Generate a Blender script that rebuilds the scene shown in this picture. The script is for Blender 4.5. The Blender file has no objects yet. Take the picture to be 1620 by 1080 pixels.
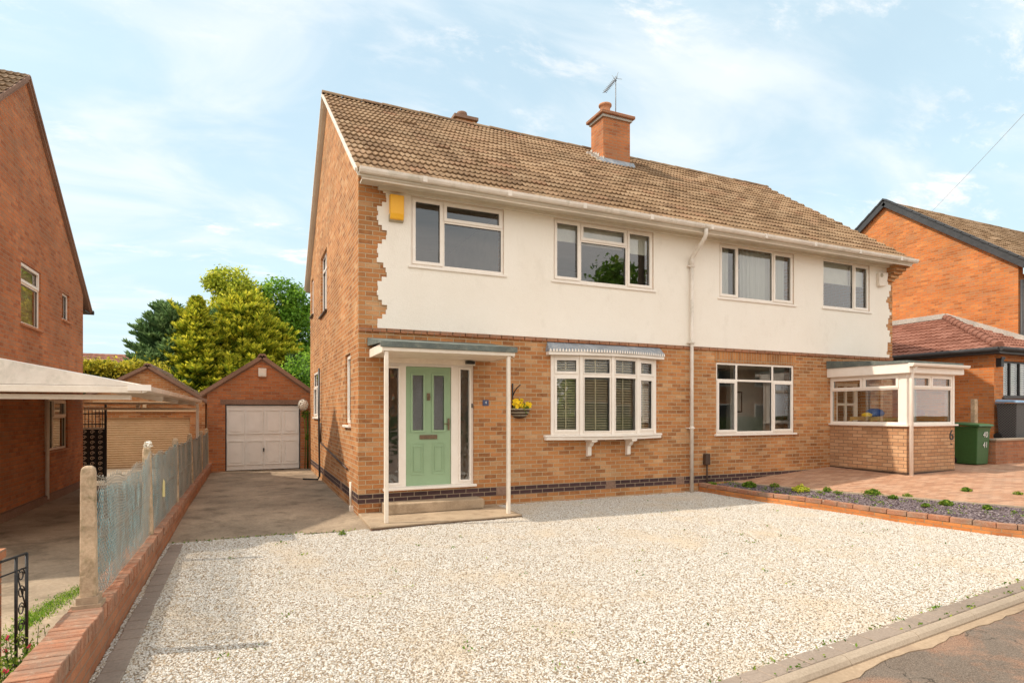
import bpy, bmesh, math, random
from mathutils import Vector, Matrix, noise
R = math.radians
rnd = random.Random(7)
S = bpy.context.scene
COL = S.collection

# ------------------------------------------------------------------ camera, world, sun
TH = math.atan2(.408, .913)
cam = bpy.data.objects.new('camera', bpy.data.cameras.new('camera')); COL.objects.link(cam)
cam.location = (-1.571, -9.473, 1.6)
cam.rotation_euler = (R(90), 0, -TH)
cam.data.lens = 36*929/1620; cam.data.sensor_width = 36
cam.data.shift_y = 112/1620
cam.data.clip_start = .1; cam.data.clip_end = 2000
S.camera = cam

SUN = Vector((-5.35, 1.25, 6.22)).normalized()          # towards the sun
W = bpy.data.worlds.new('World'); S.world = W; W.use_nodes = True
nt = W.node_tree; N = nt.nodes; L = nt.links
for n in list(N): N.remove(n)
out = N.new('ShaderNodeOutputWorld'); bg = N.new('ShaderNodeBackground')
sky = N.new('ShaderNodeTexSky'); sky.sky_type = 'NISHITA'; sky.sun_disc = False
sky.sun_elevation = math.asin(SUN.z); sky.sun_rotation = math.atan2(SUN.x, SUN.y)
sky.air_density = 1.2; sky.dust_density = 2.0; sky.ozone_density = 1.5
tc = N.new('ShaderNodeTexCoord'); sep = N.new('ShaderNodeSeparateXYZ')
L.new(tc.outputs['Generated'], sep.inputs[0])
ad = N.new('ShaderNodeMath'); ad.operation = 'ADD'; ad.inputs[1].default_value = .22; L.new(sep.outputs['Z'], ad.inputs[0])
mxz = N.new('ShaderNodeMath'); mxz.operation = 'MAXIMUM'; mxz.inputs[1].default_value = .1; L.new(ad.outputs[0], mxz.inputs[0])
dv = N.new('ShaderNodeVectorMath'); dv.operation = 'DIVIDE'
cmb = N.new('ShaderNodeCombineXYZ')
for i in range(3): L.new(mxz.outputs[0], cmb.inputs[i])
L.new(tc.outputs['Generated'], dv.inputs[0]); L.new(cmb.outputs[0], dv.inputs[1])
mp = N.new('ShaderNodeMapping'); mp.inputs['Rotation'].default_value = (0, 0, R(20)); mp.inputs['Scale'].default_value = (1.0, 1.9, .3)
mp.inputs['Location'].default_value = (7.7, 2.1, 0)
L.new(dv.outputs[0], mp.inputs[0])
def wnoise(scale, detail, rough, dist=0):
    n = N.new('ShaderNodeTexNoise'); n.inputs['Scale'].default_value = scale; n.inputs['Detail'].default_value = detail
    n.inputs['Roughness'].default_value = rough; n.inputs['Distortion'].default_value = dist
    L.new(mp.outputs[0], n.inputs['Vector']); return n
def wramp(src, a, b):
    r = N.new('ShaderNodeMapRange'); r.inputs[1].default_value = a; r.inputs[2].default_value = b; r.interpolation_type = 'SMOOTHSTEP'
    L.new(src, r.inputs[0]); return r
n1 = wnoise(4.2, 10, .66, .25); n2 = wnoise(1.1, 3, .5)
c1 = wramp(n1.outputs['Fac'], .50, .70); c2 = wramp(n2.outputs['Fac'], .42, .60)
thin = N.new('ShaderNodeMath'); thin.operation = 'MULTIPLY'; L.new(c1.outputs[0], thin.inputs[0]); L.new(c2.outputs[0], thin.inputs[1])
n3 = wnoise(.55, 6, .55, .4); c3 = wramp(n3.outputs['Fac'], .35, .75)
hz = N.new('ShaderNodeMapRange'); hz.inputs[1].default_value = 0; hz.inputs[2].default_value = .75; hz.inputs[3].default_value = .80; hz.inputs[4].default_value = .60
L.new(sep.outputs['Z'], hz.inputs[0])
hm = N.new('ShaderNodeMath'); hm.operation = 'MULTIPLY_ADD'; L.new(c3.outputs[0], hm.inputs[0]); hm.inputs[1].default_value = .28; L.new(hz.outputs[0], hm.inputs[2])
hm.use_clamp = True
def wmix(a, b, f):
    m = N.new('ShaderNodeMix'); m.data_type = 'RGBA'
    L.new(f, m.inputs[0])
    if isinstance(a, tuple): m.inputs[6].default_value = a
    else: L.new(a, m.inputs[6])
    m.inputs[7].default_value = b
    return m.outputs[2]
col = wmix(sky.outputs[0], (4.05, 5.25, 5.7, 1), hm.outputs[0])
soft = N.new('ShaderNodeMath'); soft.operation = 'MULTIPLY'; n4 = wnoise(1.5, 7, .55, .6); c4 = wramp(n4.outputs['Fac'], .42, .72); L.new(c4.outputs[0], soft.inputs[0]); soft.inputs[1].default_value = .75
col = wmix(col, (5.5, 5.75, 5.85, 1), soft.outputs[0])
col = wmix(col, (6.5, 6.25, 6.1, 1), thin.outputs[0])
# added fill light: unseen sky behind the camera brightened warm white for the facade
sky_fill = N.new('ShaderNodeMapRange'); sky_fill.interpolation_type = 'SMOOTHSTEP'; sky_fill.inputs[1].default_value = .12; sky_fill.inputs[2].default_value = -.45; sky_fill.inputs[3].default_value = 0; sky_fill.inputs[4].default_value = .9
L.new(sep.outputs['Y'], sky_fill.inputs[0])
vm = N.new('ShaderNodeMath'); vm.operation = 'MULTIPLY'; L.new(sky_fill.outputs[0], vm.inputs[0]); vr = wramp(n3.outputs['Fac'], .15, .55); L.new(vr.outputs[0], vm.inputs[1])
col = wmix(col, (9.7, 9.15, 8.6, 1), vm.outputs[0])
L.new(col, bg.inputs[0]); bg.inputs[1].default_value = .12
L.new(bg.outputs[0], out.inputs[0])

sun = bpy.data.objects.new('sun', bpy.data.lights.new('sun', 'SUN')); COL.objects.link(sun)
sun.data.energy = 2.5; sun.data.angle = R(.8); sun.data.color = (1, .90, .76)
sun.rotation_euler = SUN.to_track_quat('Z', 'Y').to_euler(); sun.location = (-20, 5, 25)
S.view_settings.view_transform = 'Standard'; S.view_settings.look = 'None'
S.view_settings.exposure = .66; S.view_settings.gamma = 1
S.render.engine = 'CYCLES'
S.cycles.max_bounces = 8; S.cycles.diffuse_bounces = 4; S.cycles.transparent_max_bounces = 16
S.cycles.use_denoising = True

# ------------------------------------------------------------------ mesh builder
class MB:
    def __init__(s): s.v = []; s.f = []; s.uv = {}; s.sm = set(); s.mi = {}; s.cur = 0
    def vert(s, p): s.v.append(tuple(p)); return len(s.v)-1
    def face(s, ids, uv=None, smooth=False):
        s.f.append(tuple(ids)); k = len(s.f)-1
        if uv is not None: s.uv[k] = uv
        if smooth: s.sm.add(k)
        if s.cur: s.mi[k] = s.cur
    def poly(s, pts, uv=None): s.face([s.vert(p) for p in pts], uv)
    def box(s, x0, x1, y0, y1, z0, z1):
        if x0 > x1: x0, x1 = x1, x0
        if y0 > y1: y0, y1 = y1, y0
        b = len(s.v)
        for z in (z0, z1):
            for x, y in ((x0, y0), (x1, y0), (x1, y1), (x0, y1)): s.v.append((x, y, z))
        for q in ((0, 3, 2, 1), (4, 5, 6, 7), (0, 1, 5, 4), (1, 2, 6, 5), (2, 3, 7, 6), (3, 0, 4, 7)): s.face([b+i for i in q])
    def obox(s, c, ax, ay, az):                       # oriented box: centre and three half-axis vectors
        c, ax, ay, az = map(Vector, (c, ax, ay, az)); b = len(s.v)
        for k in (-1, 1):
            for i, j in ((-1, -1), (1, -1), (1, 1), (-1, 1)): s.v.append(tuple(c+ax*i+ay*j+az*k))
        for q in ((0, 3, 2, 1), (4, 5, 6, 7), (0, 1, 5, 4), (1, 2, 6, 5), (2, 3, 7, 6), (3, 0, 4, 7)): s.face([b+i for i in q])
    def beam(s, a, b, w, h, up=(0, 0, 1)):
        a, b = Vector(a), Vector(b); d = (b-a); l = d.length/2; d.normalize(); u = Vector(up)
        sd = d.cross(u).normalized(); u = sd.cross(d)
        s.obox((a+b)/2, d*l, sd*(w/2), u*(h/2))
    def prism(s, poly, ax, c0, c1):                   # polygon (2-D, ccw) extruded along axis ax
        def P(p, c):
            return {'x': (c, p[0], p[1]), 'y': (p[0], c, p[1]), 'z': (p[0], p[1], c)}[ax]
        n = len(poly); b = len(s.v)
        for c in (c0, c1):
            for p in poly: s.v.append(P(p, c))
        s.face(range(b+n-1, b-1, -1)); s.face(range(b+n, b+2*n))
        for i in range(n):
            j = (i+1) % n; s.face((b+i, b+j, b+n+j, b+n+i))
    def tube(s, pts, r, n=8, caps=True, smooth=True):
        pts = [Vector(p) for p in pts]; rs = r if isinstance(r, (list, tuple)) else [r]*len(pts)
        rings = []
        ref = None
        for i, p in enumerate(pts):
            d = (pts[min(i+1, len(pts)-1)]-pts[max(i-1, 0)]).normalized()
            if ref is None: ref = Vector((0, 0, 1)) if abs(d.z) < .9 else Vector((1, 0, 0))
            a = d.cross(ref).normalized(); b2 = a.cross(d).normalized(); ref = b2
            ring = []
            for k in range(n):
                t = 2*math.pi*k/n
                ring.append(s.vert(p+a*math.cos(t)*rs[i]+b2*math.sin(t)*rs[i]))
            rings.append(ring)
        for A, B in zip(rings, rings[1:]):
            for k in range(n): s.face((A[k], A[(k+1) % n], B[(k+1) % n], B[k]), smooth=smooth)
        if caps: s.face(rings[0][::-1]); s.face(rings[-1])
    def lathe(s, prof, cx, cy, n=20, smooth=True):    # profile of (r, z)
        rings = []
        for r, z in prof: rings.append([s.vert((cx+r*math.cos(2*math.pi*k/n), cy+r*math.sin(2*math.pi*k/n), z)) for k in range(n)])
        for A, B in zip(rings, rings[1:]):
            for k in range(n): s.face((A[k], A[(k+1) % n], B[(k+1) % n], B[k]), smooth=smooth)
        s.face(rings[0][::-1]); s.face(rings[-1])
    def grid_solid(s, us, zs, occ, d0, d1, T):        # cells of a wall with openings left out
        us = sorted(set(round(u, 4) for u in us)); zs = sorted(set(round(z, 4) for z in zs))
        nu, nz = len(us)-1, len(zs)-1
        O = [[occ((us[i]+us[i+1])/2, (zs[j]+zs[j+1])/2) for j in range(nz)] for i in range(nu)]
        g = lambda i, j: 0 <= i < nu and 0 <= j < nz and O[i][j]
        def q(*p): s.poly([T(*a) for a in p])
        for i in range(nu):
            for j in range(nz):
                if not O[i][j]: continue
                a, b, c, e = us[i], us[i+1], zs[j], zs[j+1]
                q((a, d0, c), (b, d0, c), (b, d0, e), (a, d0, e))
                q((b, d1, c), (a, d1, c), (a, d1, e), (b, d1, e))
                if not g(i-1, j): q((a, d1, c), (a, d0, c), (a, d0, e), (a, d1, e))
                if not g(i+1, j): q((b, d0, c), (b, d1, c), (b, d1, e), (b, d0, e))
                if not g(i, j-1): q((a, d1, c), (b, d1, c), (b, d0, c), (a, d0, c))
                if not g(i, j+1): q((a, d0, e), (b, d0, e), (b, d1, e), (a, d1, e))
    def wall(s, u0, u1, z0, z1, holes, d0, d1, T, occ2=None, xs=(), zz=()):
        us = [u0, u1]+[h[0] for h in holes]+[h[1] for h in holes]+list(xs)
        zs = [z0, z1]+[h[2] for h in holes]+[h[3] for h in holes]+list(zz)
        def occ(u, z):
            if not (u0 < u < u1 and z0 < z < z1): return False
            for h in holes:
                if h[0] < u < h[1] and h[2] < z < h[3]: return False
            return occ2(u, z) if occ2 else True
        s.grid_solid([u for u in us if u0 <= u <= u1], [z for z in zs if z0 <= z <= z1], occ, d0, d1, T)

def wloc(o):
    l = Vector(o.location)
    while o.parent: o = o.parent; l += Vector(o.location)
    return l
def obj(name, mb, mat, parent=None, at=None, mats=None, recalc=False, fix=False):
    me = bpy.data.meshes.new(name)
    o = bpy.data.objects.new(name, me); COL.objects.link(o)
    base = Vector((0, 0, 0))
    if parent is not None:
        o.parent = parent; base = wloc(parent)
        if at is not None: o.location = Vector(at)-base; base = Vector(at)
    elif at is not None: o.location = at; base = Vector(at)
    me.from_pydata([(x-base.x, y-base.y, z-base.z) for x, y, z in mb.v], [], mb.f)
    me.update()
    ul = me.uv_layers.new(name='UVMap').data
    for p in me.polygons:
        if p.index in mb.sm: p.use_smooth = True
        if p.index in mb.mi: p.material_index = mb.mi[p.index]
        u = mb.uv.get(p.index)
        if u is not None:
            if isinstance(u, tuple): u = [u]*len(p.loop_indices)
            for k, li in enumerate(p.loop_indices): ul[li].uv = u[k]
        else:
            n = p.normal; ax, ay, az = abs(n.x), abs(n.y), abs(n.z)
            for li in p.loop_indices:
                c = mb.v[me.loops[li].vertex_index]
                if az >= ax and az >= ay: ul[li].uv = (c[0], c[1])
                elif ay >= ax: ul[li].uv = (c[0], c[2])
                else: ul[li].uv = (c[1], c[2])
    for m in (mats or [mat]): me.materials.append(m)
    if fix:
        bm = bmesh.new(); bm.from_mesh(me); bmesh.ops.recalc_face_normals(bm, faces=bm.faces); bm.to_mesh(me); bm.free()
    return o
def tag(o, label=None, cat=None, group=None, kind=None):
    if label: o['label'] = label
    if cat: o['category'] = cat
    if group: o['group'] = group
    if kind: o['kind'] = kind
    return o
def thing(name, loc, label, cat, group=None):
    o = bpy.data.objects.new(name, None); COL.objects.link(o); o.location = loc; o.empty_display_size = .2
    return tag(o, label, cat, group)
def bevel(o, w=.004, seg=1):
    m = o.modifiers.new('bevel', 'BEVEL'); m.width = w; m.segments = seg; m.limit_method = 'ANGLE'; m.angle_limit = R(40)
    return o

# ------------------------------------------------------------------ materials
def newmat(name):
    m = bpy.data.materials.new(name); m.use_nodes = True
    return m, m.node_tree.nodes, m.node_tree.links, m.node_tree.nodes['Principled BSDF']
class G:
    def __init__(s, name):
        s.m, s.N, s.L, s.b = newmat(name)
    def coord(s, kind='UV', scale=(1, 1, 1), rot=(0, 0, 0), loc=(0, 0, 0)):
        t = s.N.new('ShaderNodeTexCoord'); mp = s.N.new('ShaderNodeMapping')
        mp.inputs['Scale'].default_value = scale; mp.inputs['Rotation'].default_value = rot; mp.inputs['Location'].default_value = loc
        s.L.new(t.outputs[kind], mp.inputs[0]); return mp.outputs[0]
    def wpos(s, scale=(1, 1, 1)):
        t = s.N.new('ShaderNodeNewGeometry'); mp = s.N.new('ShaderNodeMapping'); mp.inputs['Scale'].default_value = scale
        s.L.new(t.outputs['Position'], mp.inputs[0]); return mp.outputs[0]
    def noise(s, vec, scale, detail=4, rough=.55, dist=0):
        n = s.N.new('ShaderNodeTexNoise'); n.inputs['Scale'].default_value = scale; n.inputs['Detail'].default_value = detail
        n.inputs['Roughness'].default_value = rough; n.inputs['Distortion'].default_value = dist
        s.L.new(vec, n.inputs['Vector']); return n.outputs['Fac']
    def ramp(s, fac, stops, interp='LINEAR'):
        r = s.N.new('ShaderNodeValToRGB'); r.color_ramp.interpolation = interp
        e = r.color_ramp.elements
        while len(e) < len(stops): e.new(.5)
        for k, (p, c) in enumerate(stops):
            e[k].position = p; e[k].color = tuple(c)+(1,) if len(c) == 3 else c
        s.L.new(fac, r.inputs[0]); return r.outputs[0]
    def rng(s, v, a, b, c=0, d=1):
        r = s.N.new('ShaderNodeMapRange'); s.L.new(v, r.inputs[0])
        for i, x in enumerate((a, b, c, d)): r.inputs[i+1].default_value = x
        return r.outputs[0]
    def math(s, op, a, b=None):
        n = s.N.new('ShaderNodeMath'); n.operation = op
        for i, x in enumerate((a, b)):
            if x is None: continue
            if isinstance(x, (int, float)): n.inputs[i].default_value = x
            else: s.L.new(x, n.inputs[i])
        return n.outputs[0]
    def mix(s, f, a, b, mode='MIX'):
        n = s.N.new('ShaderNodeMix'); n.data_type = 'RGBA'; n.blend_type = mode
        for i, x in ((0, f), (6, a), (7, b)):
            if isinstance(x, (int, float)): n.inputs[i].default_value = x
            elif isinstance(x, tuple): n.inputs[i].default_value = x+(1,) if len(x) == 3 else x
            else: s.L.new(x, n.inputs[i])
        return n.outputs[2]
    def bump(s, h, strength, dist=.01):
        n = s.N.new('ShaderNodeBump'); n.inputs['Strength'].default_value = strength; n.inputs['Distance'].default_value = dist
        s.L.new(h, n.inputs['Height']); s.L.new(n.outputs[0], s.b.inputs['Normal'])
    def done(s, col, rough=.85, spec=.3):
        if isinstance(col, tuple): s.b.inputs['Base Color'].default_value = col+(1,)
        else: s.L.new(col, s.b.inputs['Base Color'])
        if isinstance(rough, (int, float)): s.b.inputs['Roughness'].default_value = rough
        else: s.L.new(rough, s.b.inputs['Roughness'])
        s.b.inputs['Specular IOR Level'].default_value = spec
        return s.m

def brick_mat(name, cols, mortar, bw=.225, rh=.075, ms=.013, rot=0, stain=None, offset=.5, var=.24, sq=1):
    g = G(name); uv = g.coord('UV', rot=(0, 0, rot))
    wob = g.noise(uv, 9, 2); 
    b = g.N.new('ShaderNodeTexBrick'); g.L.new(uv, b.inputs['Vector'])
    b.inputs['Color1'].default_value = (0, 0, 0, 1); b.inputs['Color2'].default_value = (1, 1, 1, 1); b.inputs['Mortar'].default_value = (.5, .5, .5, 1)
    b.inputs['Scale'].default_value = 1; b.inputs['Mortar Size'].default_value = ms/2; b.inputs['Mortar Smooth'].default_value = .25
    b.inputs['Bias'].default_value = 0; b.inputs['Brick Width'].default_value = bw; b.inputs['Row Height'].default_value = rh
    b.offset = offset
    n = len(cols)
    c = g.ramp(b.outputs['Color'], [((i+.5)/n, cols[i]) for i in range(n)])
    big = g.noise(uv, .9, 4); fine = g.noise(uv, 60, 5, .7); med = g.noise(uv, 14, 4, .6)
    c = g.mix(g.rng(med, .3, .7, .1, .7), c, cols[n//2])
    c = g.mix(.55, c, g.ramp(fine, [(.25, (.55, .52, .5)), (.75, (1.3, 1.3, 1.3))]), 'MULTIPLY')
    c = g.mix(1.0, c, g.ramp(big, [(.3, (1-var,)*3), (.7, (1+var,)*3)]), 'MULTIPLY')
    if stain: c = g.mix(g.rng(g.noise(uv, 1.7, 6, .65), .50, .72, 0, .65), c, stain)
    mo = g.mix(g.rng(fine, .3, .7), mortar, tuple(x*.7 for x in mortar))
    c = g.mix(b.outputs['Fac'], c, mo)
    h = g.math('ADD', g.math('MULTIPLY', g.math('SUBTRACT', 1.0, b.outputs['Fac']), .7), g.math('MULTIPLY', fine, .5))
    g.bump(h, .9, .008)
    return g.done(c, .9, .2)
M = {}
M['brick'] = brick_mat('orange_brick', [(.22, .078, .032), (.42, .155, .055), (.48, .195, .07), (.53, .245, .092), (.44, .155, .05), (.60, .36, .19)], (.60, .46, .29), stain=(.34, .17, .07))
M['brick_soldier'] = brick_mat('soldier_brick', [(.30, .12, .045), (.44, .18, .065), (.52, .24, .09), (.42, .16, .05)], (.46, .35, .22), rot=R(90), offset=0)
M['brick_red'] = brick_mat('red_brick', [(.30, .085, .035), (.44, .145, .055), (.50, .175, .068), (.54, .215, .09), (.46, .14, .045), (.40, .19, .10)], (.44, .29, .18), stain=(.30, .13, .07))
M['brick_bright'] = brick_mat('bright_orange_brick', [(.32, .085, .025), (.54, .145, .036), (.61, .18, .045), (.64, .24, .075), (.54, .13, .032), (.44, .19, .09)], (.52, .34, .20), stain=(.48, .19, .075))
M['brick_tan'] = brick_mat('tan_brick', [(.40, .20, .10), (.50, .27, .14), (.56, .32, .17), (.62, .38, .22), (.46, .23, .115)], (.26, .18, .12), ms=.012)
M['brick_blue'] = brick_mat('blue_brick', [(.045, .028, .030), (.075, .042, .042), (.10, .055, .05), (.06, .034, .036)], (.38, .28, .19), ms=.014)
M['brick_low'] = brick_mat('low_wall_brick', [(.30, .11, .055), (.42, .17, .085), (.47, .21, .11), (.38, .14, .065)], (.36, .25, .17), stain=(.20, .12, .08))
M['brick_plant'] = brick_mat('planter_brick', [(.42, .12, .035), (.58, .20, .055), (.64, .25, .08), (.52, .16, .045)], (.42, .27, .15), stain=(.30, .14, .08))

def speck(name, a, b, scale=40, bump=.3, rough=.9, big=(.85, 1.12), spec=.25, kind='w', dist=.005, third=None, bscale=1.3):
    g = G(name); v = g.wpos()
    f = g.noise(v, scale, 5, .65); w = g.noise(v, bscale, 5, .6)
    c = g.mix(g.rng(f, .32, .68), a, b)
    if third: c = g.mix(g.rng(g.noise(v, bscale*2.3, 6, .7, .4), .5, .68), c, third)
    c = g.mix(1.0, c, g.ramp(w, [(.3, (big[0],)*3), (.7, (big[1],)*3)]), 'MULTIPLY')
    if bump: g.bump(f, bump, dist)
    return g.done(c, rough, spec)
# rough-cast render with faint grime
g = G('white_render'); v = g.wpos(); f = g.noise(v, 55, 4, .7); f2 = g.noise(v, 14, 4, .6)
c = g.mix(g.rng(g.noise(v, .7, 5, .6), .35, .7), (.93, .86, .76), (.89, .81, .70))
c = g.mix(g.rng(g.noise(g.wpos((2, 2, 1)), 1.3, 7, .7), .55, .80, 0, .4), c, (.66, .58, .47))
c = g.mix(g.rng(f, .62, .78, 0, .25), c, (.6, .53, .42))
g.bump(g.math('ADD', f, g.math('MULTIPLY', f2, .6)), .55, .012); M['render'] = g.done(c, .92, .2)
M['upvc'] = speck('white_upvc', (.86, .77, .67), (.90, .82, .73), 8, 0, .35, (.97, 1.02), .4)
M['painted'] = speck('cream_painted_wood', (.78, .67, .55), (.86, .76, .64), 12, .05, .5, (.92, 1.04), .4)
M['gutter'] = speck('white_gutter', (.76, .66, .56), (.85, .76, .66), 6, .05, .4, (.85, 1.05), .4, third=(.60, .54, .44))
M['soffit'] = speck('soffit_board', (.66, .59, .48), (.72, .66, .55), 5, .05, .6, (.9, 1.05))
M['green'] = speck('sage_green_paint', (.29, .41, .245), (.31, .44, .265), 6, 0, .38, (.97, 1.03), .45)
M['concrete'] = speck('concrete', (.30, .235, .165), (.40, .32, .235), 45, .4, .92, (.72, 1.15), third=(.22, .17, .12))
M['slab'] = speck('porch_slab_concrete', (.36, .26, .17), (.46, .35, .24), 70, .6, .95, (.8, 1.15), third=(.27, .19, .12))
M['post'] = speck('weathered_concrete_post', (.45, .31, .195), (.62, .46, .31), 55, .7, .95, (.7, 1.2), third=(.30, .23, .13), bscale=5)
M['drive'] = speck('concrete_drive', (.27, .20, .135), (.37, .285, .20), 30, .5, .93, (.6, 1.3), third=(.18, .135, .09), bscale=.9)
M['ndrive'] = speck('old_concrete_drive', (.33, .25, .17), (.43, .335, .24), 28, .5, .93, (.65, 1.2), third=(.22, .17, .115), bscale=.8)
M['kerb'] = speck('kerb_concrete', (.33, .255, .185), (.44, .35, .26), 60, .4, .93, (.85, 1.1))
M['edging'] = speck('edging_block', (.245, .19, .15), (.33, .26, .205), 50, .4, .93, (.8, 1.15))
M['mortar'] = speck('gutter_mortar', (.34, .24, .155), (.45, .33, .22), 30, .5, .95, (.8, 1.1), third=(.28, .19, .13))
M['lead'] = speck('lead_flashing', (.20, .22, .25), (.30, .33, .36), 9, .2, .55, (.8, 1.2), .5, third=(.42, .42, .42), bscale=4)
M['white_lead'] = speck('whitened_flashing', (.36, .33, .29), (.56, .51, .45), 22, .5, .8, (.8, 1.15))
M['felt'] = speck('mineral_felt', (.10, .12, .11), (.17, .19, .17), 60, .5, .95, (.75, 1.25), third=(.22, .22, .18), bscale=4)
M['black'] = speck('black_plastic', (.012, .011, .011), (.022, .02, .019), 10, 0, .4, (.9, 1.1), .5)
M['iron'] = speck('black_painted_iron', (.012, .012, .014), (.03, .026, .024), 30, .2, .5, (.8, 1.2), .5)
M['brown'] = speck('dark_brown_paint', (.06, .035, .022), (.09, .05, .032), 20, .1, .5, (.8, 1.2), .4)
M['brass'] = speck('aged_brass', (.16, .10, .06), (.24, .16, .09), 30, .1, .4, (.8, 1.2), .5)
M['cream'] = speck('cream_shutter', (.60, .42, .24), (.66, .47, .28), 8, .05, .5, (.9, 1.06), .4)
M['garage_white'] = speck('white_garage_steel', (.82, .78, .72), (.87, .83, .77), 5, .03, .4, (.95, 1.03), .4)
M['terracotta'] = speck('terracotta', (.46, .20, .10), (.56, .27, .14), 30, .2, .85, (.8, 1.15), third=(.34, .17, .10), bscale=6)
M['verge'] = speck('verge_tile_concrete', (.22, .13, .09), (.32, .20, .14), 30, .4, .9, (.8, 1.2))
M['yellow'] = speck('yellow_plastic', (.86, .42, .02), (.90, .46, .03), 5, 0, .4, (.97, 1.03), .4)
M['grey_plastic'] = speck('weathered_grey_plastic', (.36, .30, .20), (.46, .39, .27), 12, 0, .5)
M['binlid'] = speck('faded_blue_bin_lid', (.17, .28, .40), (.26, .38, .52), 10, .1, .5, (.8, 1.2), .4)
M['bingreen'] = speck('green_bin_plastic', (.035, .10, .028), (.045, .13, .036), 30, .1, .45, (.9, 1.1), .4)
M['wood_yellow'] = speck('pine_wood', (.50, .30, .09), (.60, .38, .13), 12, .1, .6)
M['blue'] = speck('blue_fabric', (.015, .07, .32), (.03, .12, .42), 12, .1, .7)
M['plaster'] = speck('interior_plaster', (.66, .60, .52), (.72, .66, .58), 3, 0, .9)
M['dark_int'] = speck('interior_dark_wall', (.16, .15, .13), (.19, .17, .15), 2, 0, .9)
M['blind'] = speck('cream_blind_fabric', (.76, .71, .61), (.82, .77, .67), 30, .1, .85)
M['slatwood'] = speck('cream_blind_slat', (.80, .68, .46), (.86, .74, .52), 10, 0, .6)
M['white_paint'] = speck('white_marking', (.75, .74, .70), (.82, .80, .77), 30, 0, .6)
M['card'] = speck('faded_yellow_card', (.80, .70, .30), (.86, .78, .42), 20, 0, .8)
M['petal'] = speck('yellow_petal', (.85, .52, .01), (.92, .64, .02), 40, .1, .7)
M['bark'] = speck('bark', (.07, .05, .035), (.13, .095, .06), 12, .8, .95)
M['soil'] = speck('soil', (.06, .04, .028), (.11, .075, .05), 30, .8, .95)
M['slateblue'] = speck('slate_plaque', (.07, .085, .16), (.10, .12, .20), 20, .1, .5)
M['annex_frame'] = speck('dark_grey_frame', (.05, .05, .052), (.07, .07, .072), 10, 0, .45)
M['greybin'] = None
g = G('grey_bin_plastic'); v = g.coord('UV', scale=(22, 22, 22), rot=(0, 0, R(45)))
ch = g.N.new('ShaderNodeTexBrick'); g.L.new(v, ch.inputs['Vector']); ch.offset = 0; ch.inputs['Brick Width'].default_value = 1; ch.inputs['Row Height'].default_value = 1
ch.inputs['Mortar Size'].default_value = .08; ch.inputs['Scale'].default_value = 1
M['greybin'] = g.done(g.mix(ch.outputs['Fac'], (.045, .043, .043), (.17, .16, .155)), .5, .35)

def glass_mat(name, tint=(.93, .96, .94), refl=(.065, 1.3), rough=0.0, bumpy=None):
    m = bpy.data.materials.new(name); m.use_nodes = True; n = m.node_tree.nodes; l = m.node_tree.links
    for x in list(n): n.remove(x)
    o = n.new('ShaderNodeOutputMaterial'); mx = n.new('ShaderNodeMixShader'); t = n.new('ShaderNodeBsdfTransparent'); gl = n.new('ShaderNodeBsdfGlossy')
    t.inputs[0].default_value = tint+(1,); gl.inputs['Roughness'].default_value = rough; gl.inputs[0].default_value = (1, 1, 1, 1)
    f = n.new('ShaderNodeFresnel'); f.inputs[0].default_value = 1.5
    ma = n.new('ShaderNodeMath'); ma.operation = 'MULTIPLY_ADD'; l.new(f.outputs[0], ma.inputs[0]); ma.inputs[1].default_value = refl[1]; ma.inputs[2].default_value = refl[0]; ma.use_clamp = True
    l.new(ma.outputs[0], mx.inputs[0]); l.new(t.outputs[0], mx.inputs[1]); l.new(gl.outputs[0], mx.inputs[2]); l.new(mx.outputs[0], o.inputs[0])
    ge = n.new('ShaderNodeNewGeometry'); no = n.new('ShaderNodeTexNoise'); no.inputs['Scale'].default_value = bumpy[0] if bumpy else 1.2; no.inputs['Detail'].default_value = 1
    l.new(ge.outputs['Position'], no.inputs['Vector'])
    b = n.new('ShaderNodeBump'); b.inputs['Strength'].default_value = bumpy[1] if bumpy else .05; b.inputs['Distance'].default_value = .02
    l.new(no.outputs['Fac'], b.inputs['Height']); l.new(b.outputs[0], gl.inputs['Normal'])
    return m
M['glass'] = glass_mat('window_glass')
M['glass_side'] = glass_mat('sidelight_glass', refl=(.12, 1.5), bumpy=(8, .25))
M['glass_leaded'] = glass_mat('patterned_glass', refl=(.07, 1.3), bumpy=(60, .5))

def roof_mat(name, stops, moss=(.10, .068, .038), mossamt=.65, seed=0):
    g = G(name); uv = g.coord('UV', loc=(seed, seed*.7, 0)); v = g.wpos()
    w = g.N.new('ShaderNodeTexWhiteNoise'); w.noise_dimensions = '2D'; g.L.new(uv, w.inputs[0])
    c = g.ramp(w.outputs[0], stops)
    f = g.noise(v, 35, 5, .7)
    c = g.mix(.6, c, g.ramp(f, [(.25, (.5, .5, .5)), (.75, (1.35, 1.35, 1.35))]), 'MULTIPLY')
    mo = g.math('MULTIPLY', g.rng(g.noise(v, .45, 5, .6, .3), .42, .68), g.rng(g.noise(v, 9, 5, .75), .38, .62, .15, 1))
    c = g.mix(g.math('MULTIPLY', mo, mossamt), c, moss)
    g.bump(f, .4, .006)
    return g.done(c, .92, .2)
M['tile'] = roof_mat('brown_roof_tile', [(0, (.19, .115, .065)), (.3, (.27, .17, .095)), (.55, (.32, .205, .118)), (.8, (.37, .255, .155)), (1, (.28, .15, .085))])
M['tile_red'] = roof_mat('red_roof_tile', [(0, (.22, .095, .065)), (.5, (.29, .13, .09)), (1, (.34, .165, .12))], mossamt=.1, seed=5)
M['tile_dull'] = roof_mat('dull_roof_tile', [(0, (.20, .125, .07)), (.5, (.26, .17, .10)), (1, (.32, .22, .14))], mossamt=.6, seed=9)

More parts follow.
